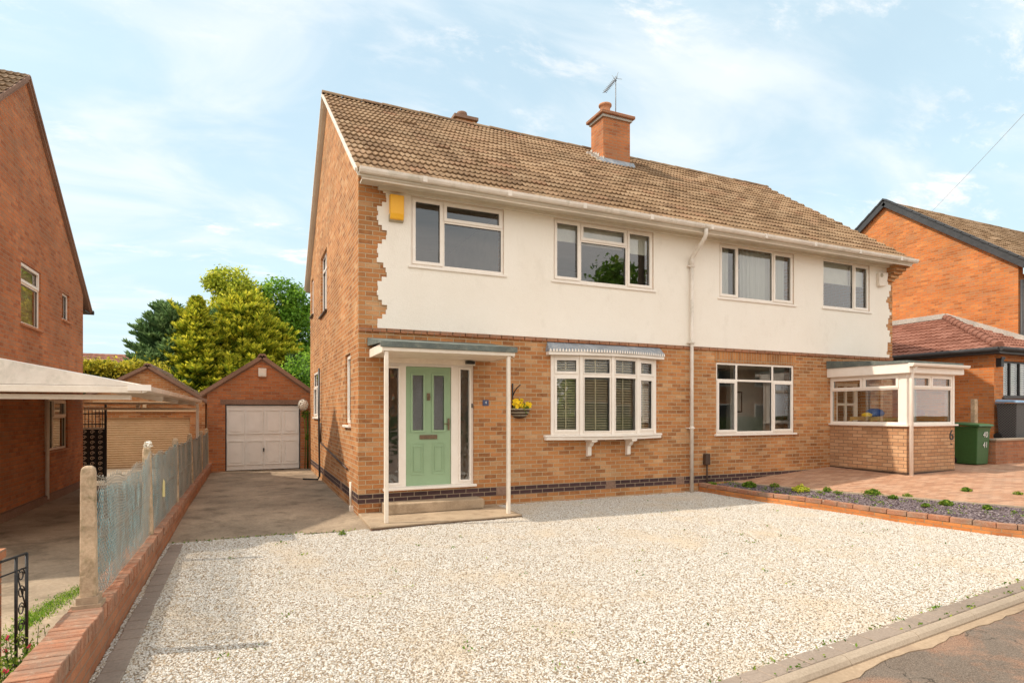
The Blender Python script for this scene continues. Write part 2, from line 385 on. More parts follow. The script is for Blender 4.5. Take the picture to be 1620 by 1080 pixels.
# gravel bed and its stones
g = G('pale_gravel_bed'); v = g.wpos()
vo = g.N.new('ShaderNodeTexVoronoi'); vo.inputs['Scale'].default_value = 42; g.L.new(v, vo.inputs['Vector'])
c = g.ramp(g.math('FRACT', g.math('MULTIPLY', vo.outputs['Distance'], 3.7)), [(0, (.30, .23, .16)), (1, (.44, .35, .25))])
c = g.mix(g.rng(vo.outputs['Distance'], .25, .6), c, (.22, .17, .12)); g.bump(vo.outputs['Distance'], -.8, .02); M['gravel'] = g.done(c, .95, .2)
def stone_mat(name, stops, patch=None):
    g = G(name); oi = g.N.new('ShaderNodeObjectInfo'); v = g.wpos()
    c = g.ramp(oi.outputs['Random'], stops)
    f = g.noise(v, 120, 3, .6)
    c = g.mix(.5, c, g.ramp(f, [(.3, (.8, .8, .8)), (.7, (1.15, 1.15, 1.15))]), 'MULTIPLY')
    if patch: c = g.mix(g.rng(g.noise(v, 1.1, 5, .65, .3), .50, .68, 0, .75), c, patch)
    return g.done(c, .85, .25)
M['stone'] = stone_mat('pale_gravel_stone', [(0, (.20, .13, .08)), (.08, (.42, .32, .21)), (.3, (.46, .42, .36)), (.6, (.60, .56, .50)), (.9, (.72, .685, .63)), (1, (.36, .33, .29))], (.56, .46, .34))
M['slate'] = stone_mat('slate_chipping', [(0, (.05, .035, .045)), (.5, (.14, .105, .11)), (.9, (.25, .20, .205)), (1, (.38, .32, .30))])
g = G('block_paving'); v = g.wpos(); uv = g.coord('UV', rot=(0, 0, R(20)))
b = g.N.new('ShaderNodeTexBrick'); g.L.new(uv, b.inputs['Vector']); b.inputs['Color1'].default_value = (0, 0, 0, 1); b.inputs['Color2'].default_value = (1, 1, 1, 1)
b.inputs['Scale'].default_value = 1; b.inputs['Brick Width'].default_value = .2; b.inputs['Row Height'].default_value = .1; b.inputs['Mortar Size'].default_value = .004
c = g.ramp(b.outputs['Color'], [(0, (.36, .185, .11)), (.5, (.46, .25, .15)), (1, (.52, .31, .20))])
c = g.mix(.5, c, g.ramp(g.noise(v, 50, 4, .6), [(.3, (.75, .75, .75)), (.7, (1.2, 1.2, 1.2))]), 'MULTIPLY')
c = g.mix(g.rng(g.noise(v, 1.2, 5, .6), .5, .75, 0, .5), c, (.44, .31, .23))
c = g.mix(b.outputs['Fac'], c, (.20, .14, .09)); g.bump(g.math('SUBTRACT', 1.0, b.outputs['Fac']), .5, .006); M['paving'] = g.done(c, .9, .25)
g = G('tarmac'); v = g.wpos()
f = g.noise(v, 110, 4, .8); vo = g.N.new('ShaderNodeTexVoronoi'); vo.inputs['Scale'].default_value = 75; g.L.new(v, vo.inputs['Vector'])
c = g.mix(g.rng(f, .38, .62), (.085, .064, .048), (.27, .205, .155))
c = g.mix(g.rng(vo.outputs['Distance'], .05, .22, .9, 0), c, (.42, .35, .28))
c = g.mix(g.rng(g.noise(v, 1.1, 8, .75, .6),   .46, .58, 0, .8), c, g.mix(g.rng(f, .4, .6), (.20, .095, .055), (.46, .27, .17)))
c = g.mix(g.rng(g.noise(v, 2.5, 5, .6), .4, .7, 0, .35), c, (.27, .22, .175))
cr_ = g.N.new('ShaderNodeTexVoronoi'); cr_.feature = 'DISTANCE_TO_EDGE'; cr_.inputs['Scale'].default_value = .9; cv = g.N.new('ShaderNodeVectorMath'); cv.operation = 'ADD'; g.L.new(v, cv.inputs[0])
nz_ = g.N.new('ShaderNodeTexNoise'); nz_.inputs['Scale'].default_value = 3; nz_.inputs['Detail'].default_value = 5; g.L.new(v, nz_.inputs['Vector']); g.L.new(nz_.outputs['Color'], cv.inputs[1]); g.L.new(cv.outputs[0], cr_.inputs['Vector'])
c = g.mix(g.rng(cr_.outputs['Distance'], .003, .010, .8, 0), c, (.05, .04, .03))
g.bump(f, .8, .008); M['tarmac'] = g.done(c, .9, .3)
g = G('grass_ground'); v = g.wpos(); f = g.noise(v, 20, 5, .7); c = g.mix(g.rng(f, .3, .7), (.03, .06, .015), (.09, .13, .035)); g.bump(f, .8, .03); M['grass'] = g.done(c, .95, .2)

def leaf_mat(name, stops, trans=.48, x='X'):
    m = bpy.data.materials.new(name); m.use_nodes = True; n = m.node_tree.nodes; l = m.node_tree.links
    for q in list(n): n.remove(q)
    o = n.new('ShaderNodeOutputMaterial'); tc_ = n.new('ShaderNodeTexCoord'); sp = n.new('ShaderNodeSeparateXYZ'); l.new(tc_.outputs['UV'], sp.inputs[0])
    r = n.new('ShaderNodeValToRGB'); e = r.color_ramp.elements
    while len(e) < len(stops): e.new(.5)
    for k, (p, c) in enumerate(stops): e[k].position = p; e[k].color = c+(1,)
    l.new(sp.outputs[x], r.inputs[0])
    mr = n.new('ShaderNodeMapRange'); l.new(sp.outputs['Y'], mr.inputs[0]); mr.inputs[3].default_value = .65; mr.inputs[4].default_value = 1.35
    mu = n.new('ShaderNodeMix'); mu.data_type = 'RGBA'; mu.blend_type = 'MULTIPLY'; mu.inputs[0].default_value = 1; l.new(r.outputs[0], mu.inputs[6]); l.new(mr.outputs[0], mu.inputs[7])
    d = n.new('ShaderNodeBsdfPrincipled'); d.inputs['Roughness'].default_value = .6; d.inputs['Specular IOR Level'].default_value = .25; l.new(mu.outputs[2], d.inputs['Base Color'])
    t = n.new('ShaderNodeBsdfTranslucent'); l.new(mu.outputs[2], t.inputs[0])
    mx = n.new('ShaderNodeMixShader'); mx.inputs[0].default_value = trans; l.new(d.outputs[0], mx.inputs[1]); l.new(t.outputs[0], mx.inputs[2]); l.new(mx.outputs[0], o.inputs[0])
    return m
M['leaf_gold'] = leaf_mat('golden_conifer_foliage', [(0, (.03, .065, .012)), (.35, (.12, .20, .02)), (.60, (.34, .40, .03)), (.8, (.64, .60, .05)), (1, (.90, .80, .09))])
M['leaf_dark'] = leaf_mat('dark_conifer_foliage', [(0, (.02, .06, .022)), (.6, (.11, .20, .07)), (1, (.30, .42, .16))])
M['leaf_yellow'] = leaf_mat('yellow_green_leaves', [(0, (.14, .22, .02)), (.5, (.50, .54, .05)), (1, (.80, .74, .10))])
M['leaf_green'] = leaf_mat('fresh_green_leaves', [(0, (.05, .13, .015)), (.5, (.20, .38, .035)), (1, (.44, .58, .06))])
M['leaf_hedge'] = leaf_mat('golden_hedge_leaves', [(0, (.06, .09, .01)), (.5, (.40, .38, .03)), (1, (.82, .68, .08))])
M['leaf_weed'] = leaf_mat('weed_leaves', [(0, (.06, .13, .02)), (.6, (.17, .28, .03)), (1, (.38, .44, .06))])

# ------------------------------------------------------------------ the setting
def cl(v, a, b): return max(a, min(b, v))
def zg(X, Y): return -.02+.02*min(0, max(Y, -7))-.03*cl((1.5-X)/2, 0, 1)*cl(1-Y, 0, 1)
def zr(X, Y): return .12+.02*cl(Y, -6, 0)+.07*cl(X-7.6, 0, 3.2)+.02*cl(X-10.8, 0, 4)
def road_in(X): return -6.82+.1*X-.0*X*X
def patch(name, A, B, zf, mat, m=8, skirt=.35, dz=0, kind='structure', jit=0, parent=None, sub=1):
    """surface between two polylines (same length), with a skirt down to the ground"""
    def dens(P):
        o = []
        for i in range(len(P)-1):
            for k in range(sub): o.append(tuple(P[i][j]+(P[i+1][j]-P[i][j])*k/sub for j in range(2)))
        return o+[P[-1]]
    A, B = dens(A), dens(B); mb = MB(); G_ = []
    for a, b in zip(A, B):
        row = []
        for k in range(m+1):
            t = k/m; x = a[0]+(b[0]-a[0])*t; y = a[1]+(b[1]-a[1])*t
            row.append(mb.vert((x, y, zf(x, y)+dz+jit*noise.noise(Vector((x*1.3, y*1.3, 0))))))
        G_.append(row)
    for r0, r1 in zip(G_, G_[1:]):
        for k in range(m): mb.face((r0[k], r1[k], r1[k+1], r0[k+1]))
    ring = [G_[0][k] for k in range(m+1)]+[r[m] for r in G_[1:]]+[G_[-1][k] for k in range(m-1, -1, -1)]+[r[0] for r in G_[-2:0:-1]]
    low = [mb.vert((mb.v[i][0], mb.v[i][1], mb.v[i][2]-skirt)) for i in ring]
    for i in range(len(ring)):
        j = (i+1) % len(ring); mb.face((ring[i], ring[j], low[j], low[i]))
    o = obj(name, mb, mat, parent, fix=True)
    # make sure the top looks up
    if o.data.polygons[0].normal.z < 0: o.data.flip_normals()
    if kind: tag(o, kind=kind)
    return o
mb = MB(); mb.poly([(-300, -300, -.6), (300, -300, -.6), (300, 300, -.6), (-300, 300, -.6)]); tag(obj('ground', mb, M['grass']), kind='structure')
# back gardens (lawn) and front plot
mb = MB(); mb.box(-2.72, 24, 8.9, 18, -.58, -.05); tag(obj('lawn', mb, M['grass']), kind='structure')
xsr = [-14+i*1.0 for i in range(39)]
# concrete garage drive, one end ragged against the gravel
patch('driveway', [(-2.52, -.86), (-1.5, -.87), (-.9, -.9), (-.3, -1.0), (.02, -1.12)], [(-2.52, 9.2), (-1.5, 9.2), (-.9, 9.2), (-.3, 9.2), (.02, 9.2)], zg, M['drive'], m=24, jit=.012, sub=2)
# gravel
gA = [(-2.52, -.86), (-1.5, -.87), (-.3, -1.0), (.02, -1.14), (2.34, -1.14), (2.36, 0.0), (3.5, 0), (5, 0), (6.85, 0)]
patch_g = []
right = [(6.90, 0.02), (7.05, -1.42), (7.40, -2.46), (7.55, -3.48), (7.95, -4.76), (8.68, -5.92)]
def rx(y):
    for (x0, y0), (x1, y1) in zip(right, right[1:]):
        if y1 <= y <= y0: return x0+(x1-x0)*(y-y0)/(y1-y0)
    return right[-1][0] if y < -5.9 else right[0][0]
def ytop(x):
    return -.86 if x < -.9 else (-1.0 if x < -.05 else (-1.14 if x < 2.36 else 0.0))
mb = MB(); ids = {}
ys = [0-.125*i for i in range(58)]
xs = [-2.52+.125*i for i in range(93)]
def gv(x, y):
    k = (round(x, 3), round(y, 3))
    if k not in ids: ids[k] = mb.vert((x, y, zg(x, y)+.012*noise.noise(Vector((x*1.1, y*1.1, 3)))+.006*noise.noise(Vector((x*4, y*4, 3)))))
    return ids[k]
for i in range(len(xs)-1):
    for j in range(len(ys)-1):
        x0, x1, y0, y1 = xs[i], xs[i+1], ys[j], ys[j+1]
        yc = (y0+y1)/2; xm = (x0+x1)/2
        if yc > ytop(xm)+.0: continue
        if x0 > rx(yc)+.05 or yc < road_in(xm)+.11: continue
        mb.face((gv(x0, y1), gv(x1, y1), gv(x1, y0), gv(x0, y0)))
gravel = tag(obj('gravel_forecourt', mb, M['gravel']), 'pale cream gravel covering the front forecourt', 'gravel', kind='stuff')
def stones(o, density, radius, mat, seed, zs=.6):
    ng = bpy.data.node_groups.new('stones', 'GeometryNodeTree')
    ng.interface.new_socket('Geometry', in_out='INPUT', socket_type='NodeSocketGeometry'); ng.interface.new_socket('Geometry', in_out='OUTPUT', socket_type='NodeSocketGeometry')
    n, l = ng.nodes, ng.links
    gi, go = n.new('NodeGroupInput'), n.new('NodeGroupOutput')
    d = n.new('GeometryNodeDistributePointsOnFaces'); d.inputs['Density'].default_value = density; d.inputs['Seed'].default_value = seed
    ico = n.new('GeometryNodeMeshIcoSphere'); ico.inputs['Radius'].default_value = radius; ico.inputs['Subdivisions'].default_value = 1
    sm = n.new('GeometryNodeSetMaterial'); sm.inputs['Material'].default_value = mat
    ip = n.new('GeometryNodeInstanceOnPoints')
    rr = n.new('FunctionNodeRandomValue'); rr.data_type = 'FLOAT_VECTOR'; rr.inputs[0].default_value = (-.35, -.35, 0); rr.inputs[1].default_value = (.35, .35, 6.283)
    rs = n.new('FunctionNodeRandomValue'); rs.data_type = 'FLOAT_VECTOR'; rs.inputs[0].default_value = (.55, .55, .4); rs.inputs[1].default_value = (1.5, 1.1, .9); rs.inputs['Seed'].default_value = 4
    jn = n.new('GeometryNodeJoinGeometry')
    l.new(gi.outputs[0], d.inputs['Mesh']); l.new(d.outputs['Points'], ip.inputs['Points']); l.new(ico.outputs['Mesh'], sm.inputs['Geometry']); l.new(sm.outputs[0], ip.inputs['Instance'])
    l.new(rr.outputs[0], ip.inputs['Rotation']); l.new(rs.outputs[0], ip.inputs['Scale'])
    l.new(gi.outputs[0], jn.inputs[0]); l.new(ip.outputs[0], jn.inputs[0]); l.new(jn.outputs[0], go.inputs[0])
    m = o.modifiers.new('stones', 'NODES'); m.node_group = ng
stones(gravel, 5600, .0092, M['stone'], 3)
# edging strip of blocks down the left side of the gravel
mb = MB(); y = -1.0
while y > -6.75:
    y2 = y-.2+.006; x0 = -2.48; mb.box(x0+rnd.uniform(-.006, .006), x0+.145, y2, y, zg(x0, y)-.06, zg(x0, y)+.014+rnd.uniform(-.003, .004)); y -= .2
bevel(tag(obj('edging_blocks', mb, M['edging']), kind='structure'), .006)
# front edging blocks, kerb, mortar, road
mb = MB(); x = -3.0; a = math.atan(.1)
while x < 14:
    for k, (o0, wd) in enumerate(((.165, .155),)):
        l = .2; xc = x+l/2; yc = road_in(xc)+o0-wd/2
        z = zg(xc, yc)+.012+rnd.uniform(-.004, .004)
        mb.obox((xc, yc, z-.03), (math.cos(a)*(l/2-.004), math.sin(a)*(l/2-.004), 0), (-math.sin(a)*wd/2, math.cos(a)*wd/2, 0), (0, 0, .03))
    x += .2*math.cos(a)
bevel(tag(obj('edging_strip', mb, M['edging']), kind='structure'), .006)
mb = MB(); x = -3.2
while x < 14:                                          # bull-nosed dropped kerb stones
    l = .912; x1 = x+l; prof = [(0, .0), (.0, .018), (-.02, .034), (-.055, .036), (-.085, .024), (-.105, .0), (-.105, -.1), (0, -.1)]
    b = len(mb.v); nP = len(prof)
    for xx in (x, x1-.008):
        for (dy, dz) in prof: mb.v.append((xx, road_in(xx)+dy, zg(xx, -6.8)+dz))
    for i in range(nP):
        j = (i+1) % nP; mb.face((b+i, b+nP+i, b+nP+j, b+j))
    mb.face(range(b, b+nP)); mb.face(range(b+2*nP-1, b+nP-1, -1)); x = x1
tag(obj('kerb', mb, M['kerb'], fix=True), kind='structure')
patch('gutter_mortar', [(x, road_in(x)-.10) for x in [-3+.12*q for q in range(145)]], [(x, road_in(x)-.19-.08*noise.noise(Vector((x*1.7, 0, 0)))-.03*noise.noise(Vector((x*5.3, 0, 0)))) for x in [-3+.12*q for q in range(145)]], lambda x, y: -.168, M['mortar'], m=2, sub=1)
patch('road', [(x, road_in(x)-.09) for x in (-60, 60)], [(x, -17) for x in (-60, 60)], lambda x, y: -.175, M['tarmac'], m=4)
patch('pavement', [(-60, -17), (60, -17)], [(-60, -20), (60, -20)], lambda x, y: -.08, M['tarmac'], m=4)
# neighbour's drive
patch('neighbour_driveway', [(-2.70, -7.0), (-14, -8.2)], [(-2.70, 13.5), (-14, 13.5)], lambda x, y: -.22, M['ndrive'], m=24, jit=.015, sub=12)
# right-hand paved drive and slate bed
bw = [(6.98, 0.0), (7.14, -1.40), (7.48, -2.44), (7.63, -3.46), (8.03, -4.7), (8.75, -5.85)]     # inner face of planter wall
bk = [(7.70, 0.0), (8.20, -1.6), (8.60, -2.6), (8.92, -3.5), (9.26, -4.46), (9.8, -5.75)]
slate = patch('slate_bed', bw, bk, lambda x, y: zr(x, y)-.02, M['soil'], m=5, sub=4, jit=.02, skirt=.3)
slate['kind'] = 'stuff'; slate['label'] = 'purple slate chippings in the raised bed'; slate['category'] = 'slate bed'
stones(slate, 1900, .017, M['slate'], 8)
mb = MB()
for (x0, y0), (x1, y1) in zip(bk, bk[1:]):
    mb.beam((x0, y0, zr(x0, y0)-.02), (x1, y1, zr(x1, y1)-.02), .05, .06)
tag(obj('bed_edging', mb, M['kerb']), kind='structure')
patch('paved_driveway', bk, [(18.5, .0), (18.5, -1.5), (18.5, -2.5), (18.5, -3.5), (18.5, -4.5), (18.5, -4.9)], zr, M['paving'], m=20, jit=.006, sub=3, skirt=.5)

# ------------------------------------------------------------------ helpers for houses
def TY(y0): return lambda u, d, z: (u, y0+d, z)        # a wall facing -Y
def TX(x0): return lambda u, d, z: (x0+d, u, z)        # a wall facing -X
def TXp(x0): return lambda u, d, z: (x0-d, u, z)       # a wall facing +X
def window(parent, T, u0, u1, z0, z1, cells, d=.05, sill=True, label=None, name='window', mat='upvc', glass='glass', fr=.045, sill_mat=None, sill_out=.05):
    """cells: (u0,u1,z0,z1,kind) kind f fixed light, c opening casement, g another glass"""
    mb = MB(); holes = []
    for c in cells: holes.append((c[0]+.022, c[1]-.022, c[2]+.022, c[3]-.022))
    hs = []
    for c in cells:
        a = [c[0]+(.022 if c[0] > u0+.01 else fr), c[1]-(.022 if c[1] < u1-.01 else fr), c[2]+(.022 if c[2] > z0+.01 else fr), c[3]-(.022 if c[3] < z1-.01 else fr)]
        hs.append(a)
    mb.wall(u0, u1, z0, z1, hs, d, d+.06, T)
    for c, h in zip(cells, hs):
        if c[4] == 'c':
            e = .038; o = [h[0]-.012, h[1]+.012, h[2]-.012, h[3]+.012]
            mb.wall(o[0], o[1], o[2], o[3], [(h[0]+e, h[1]-e, h[2]+e, h[3]-e)], d-.018, d+.045, T)
    w = obj(name, mb, M[mat], parent, recalc=True, fix=True)
    if label: w['label'] = label
    for gk in sorted(set('g' if c[4] == 'g' else 'n' for c in cells)):
        p = MB()
        for c, h in zip(cells, hs):
            if ('g' if c[4] == 'g' else 'n') != gk: continue
            p.poly([T(h[0], d+.03, h[2]), T(h[1], d+.03, h[2]), T(h[1], d+.03, h[3]), T(h[0], d+.03, h[3])])
        obj('pane', p, M['glass_leaded'] if gk == 'g' else M[glass], w)
    rb = MB()                                          # dark rubber gaskets round the glass
    for c, h in zip(cells, hs):
        e = .038 if c[4] == 'c' else 0; k = [h[0]+e, h[1]-e, h[2]+e, h[3]-e]
        rb.wall(k[0]-.002, k[1]+.002, k[2]-.002, k[3]+.002, [(k[0]+.005, k[1]-.005, k[2]+.005, k[3]-.005)], d+.018, d+.029, T)
    obj('gasket', rb, M['black'], w)
    if sill:
        s = MB(); a, b = T(u0-.05, -sill_out, z0-.045), T(u1+.05, d+.07, z0-.003); s.box(a[0], b[0], a[1], b[1], a[2], b[2])
        bevel(obj('sill', s, M[sill_mat or mat], w), .006)
    return w
def tiles(mb, x0, x1, yA, zA, yB, zB, gauge=.3, roll=.1, amp=.018, step=.038, n=6, keep=None, seed=1, P=None, tw=.3):
    """courses of rolled tiles from the eave (yA,zA) to the ridge (yB,zB); x runs along the eave. P maps (x,y,z) to the world"""
    rr = random.Random(seed); Ls = math.hypot(yB-yA, zB-zA); nc = max(1, round(Ls/gauge)); g_ = Ls/nc
    dy, dz = (yB-yA)/Ls, (zB-zA)/Ls; ny, nz = (-dz, dy) if dy > 0 else (dz, -dy)
    if nz < 0: ny, nz = -ny, -nz
    P = P or (lambda x, y, z: (x, y, z))
    nx = max(2, int(round((x1-x0)/roll*n))); dx = (x1-x0)/nx
    jt = {}
    flip = (dy > 0)
    def pr(x):
        t = (x/roll) % 1.0
        return amp*(max(0, math.cos(2*math.pi*(t-.5)))**.7*1.6-.5)
    for c in range(nc):
        s0, s1 = c*g_-.012, (c+1)*g_+.006
        rows = []
        for i in range(nx+1):
            x = x0+i*dx; k = (c, int((x-x0)/tw))
            if k not in jt: jt[k] = (rr.uniform(-.009, .009)+(.02 if rr.random() < .008 else 0), rr.uniform(-.012, .012))
            j, js = jt[k]; p = pr(x)
            sa = s0+js
            rows.append([mb.vert(P(x, yA+dy*s+ny*h, zA+dz*s+nz*h)) for s, h in ((sa+.004, -.012), (sa, step+p*.9+j-.008), (sa+.02, step+p+j), (s1, .004+p*.5))])
        for i in range(nx):
            xm = x0+(i+.5)*dx
            if keep and not keep(xm, yA+dy*(s0+s1)/2): continue
            k = (c, int((xm-x0)/tw)); uv = (k[1]+.5, c*1.0+.5)
            for q in range(3):
                a, b = rows[i], rows[i+1]
                f = (a[q], b[q], b[q+1], a[q+1]) if flip else (a[q], a[q+1], b[q+1], b[q])
                mb.face(f, uv, smooth=False)

# ------------------------------------------------------------------ the pair of semi-detached houses
house = thing('semi_detached_houses', (6.67, 4, 0), 'pair of brick semis with white rendered upper storey, tiled roof and green front door', 'house')
XE, YE = 13.02, 8.04
WIN = {1: (.84, 2.50, 4.01, 5.15), 2: (3.48, 5.72, 4.01, 5.15), 3: (7.41, 9.59, 4.01, 5.15), 4: (10.53, 12.15, 4.03, 5.15), 5: (7.34, 9.61, 1.15, 2.65)}
DOOR = (.40, 1.95, .34, 2.46); BAY = (3.50, 5.71, 1.19, 2.68)
holesf = [WIN[k] for k in WIN]+[DOOR, BAY, (11.0, 12.2, .32, 2.3)]
mb = MB(); mb.wall(0, XE, -.3, 5.5, holesf, 0, .26, TY(0), xs=[6.67])
obj('front_wall', mb, M['brick'], house)
SW = {'a': (4.16, 5.40, 3.90, 5.30), 'b': (.80, 1.38, 1.38, 2.62), 'c': (5.52, 6.92, 1.48, 2.62), 'd': (7.15, 7.75, 4.25, 5.25)}
mb = MB(); mb.wall(.26, YE, -.3, 5.5, list(SW.values()), 0, .26, TX(0))
mb.prism([(0.0, 5.5), (YE, 5.5), (YE/2, 8.50)], 'x', 0, .26)
obj('side_wall', mb, M['brick'], house)
mb = MB(); mb.box(XE-.26, XE, .26, YE, -.3, 5.5); mb.prism([(0.0, 5.5), (YE, 5.5), (YE/2, 8.50)], 'x', XE-.26, XE); obj('side_wall', mb, M['brick'], house)
mb = MB(); mb.wall(.26, XE-.26, -.3, 5.5, [(7.6, 9.4, .4, 2.3), (1, 2.5, 1, 2.2)], 0, .26, TY(YE-.26)); obj('back_wall', mb, M['brick'], house)
# floors, party wall, rooms
mb = MB(); mb.box(.27, XE-.27, .27, YE-.27, .12, .26); mb.box(.27, XE-.27, .27, YE-.27, 2.75, 2.95); mb.box(.27, XE-.27, .27, YE-.27, 5.32, 5.42); obj('floors', mb, M['dark_int'], house)
mb = MB()
for x in (2.7, 6.6, 10.0): mb.box(x, x+.12, .27, YE-.27, .27, 2.74); mb.box(x, x+.12, .27, YE-.27, 2.96, 5.31)
for z0, z1 in ((.27, 2.74), (2.96, 5.31)):
    mb.box(.27, 2.69, 3.6, 3.7, z0, z1); mb.box(2.83, 6.59, 4.0, 4.1, z0, z1); mb.box(10.13, XE-.27, 3.4, 3.5, z0, z1)
mb.box(6.73, 9.99, 4.0, 4.1, 2.96, 5.31)
obj('partition_walls', mb, M['plaster'], house)
# render with toothed brick quoins at both ends
pat_l = [.36, .36, .40, .45, .45, .39, .34, .29, .29, .35]
pat = [0.30, 0.30, 0.37, 0.44, 0.44, 0.38, 0.30, 0.30]
def left_edge(z): return pat[int((z-2.95)/.075) % 8]+.012*math.sin(z*37)
def right_edge(z):
    return XE-.17-.07*math.sin(z*10.5)-.035*math.sin(z*29+1)
zz = [2.95+.075*i for i in range(30)]
xs_ = sorted(set([round(left_edge(z+.03), 4) for z in zz])); xr_ = sorted(set([round(right_edge(z+.03), 4) for z in zz]))
mb = MB()
zs_all = sorted(set([round(z, 4) for z in zz if z < 5.2]+[5.21]))
zbr = sorted(set(zs_all+[z for k in (1, 2, 3, 4) for z in WIN[k][2:]]))
occR = lambda u, z: left_edge(2.95+int((z-2.95)/.075)*.075+.03) < u < right_edge(2.95+int((z-2.95)/.075)*.075+.03)
mb.wall(.2, XE, 2.95, 5.21, [WIN[k] for k in (1, 2, 3, 4)], -.022, -.001, TY(0), occ2=occR, xs=xs_+xr_, zz=zbr)
obj('render_panel', mb, M['render'], house)
mb = MB(); mb.prism([(0, 2.955), (-.04, 2.945), (-.04, 2.93), (0, 2.93)], 'x', .0, XE)
x = 0.0
mb2 = MB()
while x < XE-.05:                                       # projecting brick-on-end string course
    w = .215; mb2.box(x+.004, min(x+w, XE)-.004, -.032+rnd.uniform(-.003, .003), -.001, 2.885, 2.945); x += w+.008
bevel(obj('string_course', mb2, M['brick_low'], house), .004)
# blue brick damp course with air bricks
mb = MB(); mb.box(-.004, XE, -.004, 0.0, .145, .298); 
mb.box(-.004, 0.0, -.004, YE, .145, .298)
obj('damp_course', mb, M['brick_blue'], house)
for x in (2.36, 4.62, 6.28):
    mb = MB(); mb.box(x, x+.21, -.010, -.004, .15, .292)
    for i in range(5):
        for j in range(3): mb.box(x+.02+i*.036, x+.042+i*.036, -.013, -.0101, .17+j*.04, .19+j*.04)
    obj('air_brick', mb, M['verge'], house)
for y in (1.75, 4.6):
    mb = MB(); mb.box(-.010, -.004, y, y+.21, .15, .292); obj('air_brick', mb, M['verge'], house)
# soldier course above window 5
mb = MB(); mb.box(7.30, 9.66, -.004, 0, 2.655, 2.88); obj('soldier_course', mb, M['brick_soldier'], house)

def cells_grid(*c): return c
w1 = WIN[1]; window(house, TY(0), *w1, [(w1[0], 1.40, w1[2], w1[3], 'c'), (1.40, w1[1], 4.80, w1[3], 'c'), (1.40, w1[1], w1[2], 4.80, 'f')], d=.01, label='upstairs window of dark glass nearest the yellow alarm box')
w2 = WIN[2]; window(house, TY(0), *w2, [(w2[0], 4.06, w2[2], w2[3], 'c'), (4.06, 5.10, 4.80, w2[3], 'c'), (4.06, 5.10, w2[2], 4.80, 'f'), (5.10, w2[1], w2[2], w2[3], 'c')], d=.01, label='three-bay upstairs window with roller blinds above the bow window')
w3 = WIN[3]; window(house, TY(0), *w3, [(w3[0], 7.94, w3[2], w3[3], 'c'), (7.94, 8.97, w3[2], w3[3], 'f'), (8.97, w3[1], w3[2], w3[3], 'c')], d=.01, label='three-pane upstairs window with net curtains')
w4 = WIN[4]; window(house, TY(0), *w4, [(w4[0], 11.60, w4[2], w4[3], 'f'), (11.60, w4[1], w4[2], w4[3], 'c')], d=.01, label='two-pane upstairs window nearest the white alarm box')
w5 = WIN[5]; window(house, TY(0), *w5, [(w5[0], 7.92, w5[2], 2.28, 'c'), (7.92, 8.97, w5[2], 2.28, 'f'), (8.97, w5[1], w5[2], 2.28, 'c'), (w5[0], 7.92, 2.28, w5[3], 'f'), (7.92, 8.97, 2.28, w5[3], 'f'), (8.97, w5[1], 2.28, w5[3], 'f')], d=.02, label='ground-floor six-light window of the right-hand house')
a = SW['a']; window(house, TX(0), *a, [(a[0], 4.78, a[2], 4.95, 'f'), (4.78, a[1], a[2], 4.95, 'f'), (a[0], 4.78, 4.95, a[3], 'f'), (4.78, a[1], 4.95, a[3], 'f')], d=.05, sill_mat='brown', label='landing window with a dark sill on the side wall')
a = SW['b']; window(house, TX(0), *a, [(*a, 'c')], d=.05, label='tall narrow side window nearest the front corner')
a = SW['c']; window(house, TX(0), *a, [(a[0], 6.2, a[2], 2.25, 'f'), (6.2, a[1], a[2], 2.25, 'c'), (a[0], a[1], 2.25, a[3], 'f')], d=.0, label='white side window near the rear corner')
a = SW['d']; window(house, TX(0), *a, [(*a, 'c')], d=.05, sill_mat='brown', label='small upper side window near the rear corner')
# bow window, four facets
bow = [(3.46, 0.0), (3.97, -.17), (4.60, -.26), (5.23, -.17), (5.75, 0.0)]
bay = MB(); panes = MB(); panes_top = MB(); gk = MB()
z0, z1 = 1.19, 2.635
for k in range(4):
    (xa, ya), (xb, yb) = bow[k], bow[k+1]; dx, dy = xb-xa, yb-ya; ln = math.hypot(dx, dy); ux, uy = dx/ln, dy/ln; nx_, ny_ = -uy, ux
    def TB(u, d, z, xa=xa, ya=ya, ux=ux, uy=uy, nx_=nx_, ny_=ny_): return (xa+ux*u+nx_*d, ya+uy*u+ny_*d, z)
    zt = 2.27
    hs = [(.055, ln-.055, z0+.06, zt-.02), (.055, ln-.055, zt+.045, z1-.05)]
    bay.wall(0, ln, z0, z1, hs, 0, .06, TB)
    for h in hs:
        e = .035 if k in (0, 3) else .008
        bay.wall(h[0]-.01, h[1]+.01, h[2]-.01, h[3]+.01, [(h[0]+e, h[1]-e, h[2]+e, h[3]-e)], -.016, .03, TB)
        gk.wall(h[0]+e-.002, h[1]-e+.002, h[2]+e-.002, h[3]-e+.002, [(h[0]+e+.005, h[1]-e-.005, h[2]+e+.005, h[3]-e-.005)], .012, .027, TB)
        t = panes if h[2] < 2 else panes_top
        t.poly([TB(h[0], .03, h[2]), TB(h[1], .03, h[2]), TB(h[1], .03, h[3]), TB(h[0], .03, h[3])])
for x, y in bow: bay.prism([(x-.03, y-.02), (x+.03, y-.02), (x+.03, y+.05), (x-.03, y+.05)], 'z', z0, z1)
bw_ = obj('bow_window', bay, M['upvc'], house, fix=True); bw_['label'] = 'four-facet white bow window with slatted blinds and lead roof'
obj('pane', panes, M['glass'], bw_); obj('pane', panes_top, M['glass_leaded'], bw_); obj('gasket', gk, M['black'], bw_)
s = MB(); off = [(3.28, .0), (3.30, -.06), (3.92, -.26), (4.60, -.36), (5.28, -.26), (5.90, -.06), (5.92, .0)]
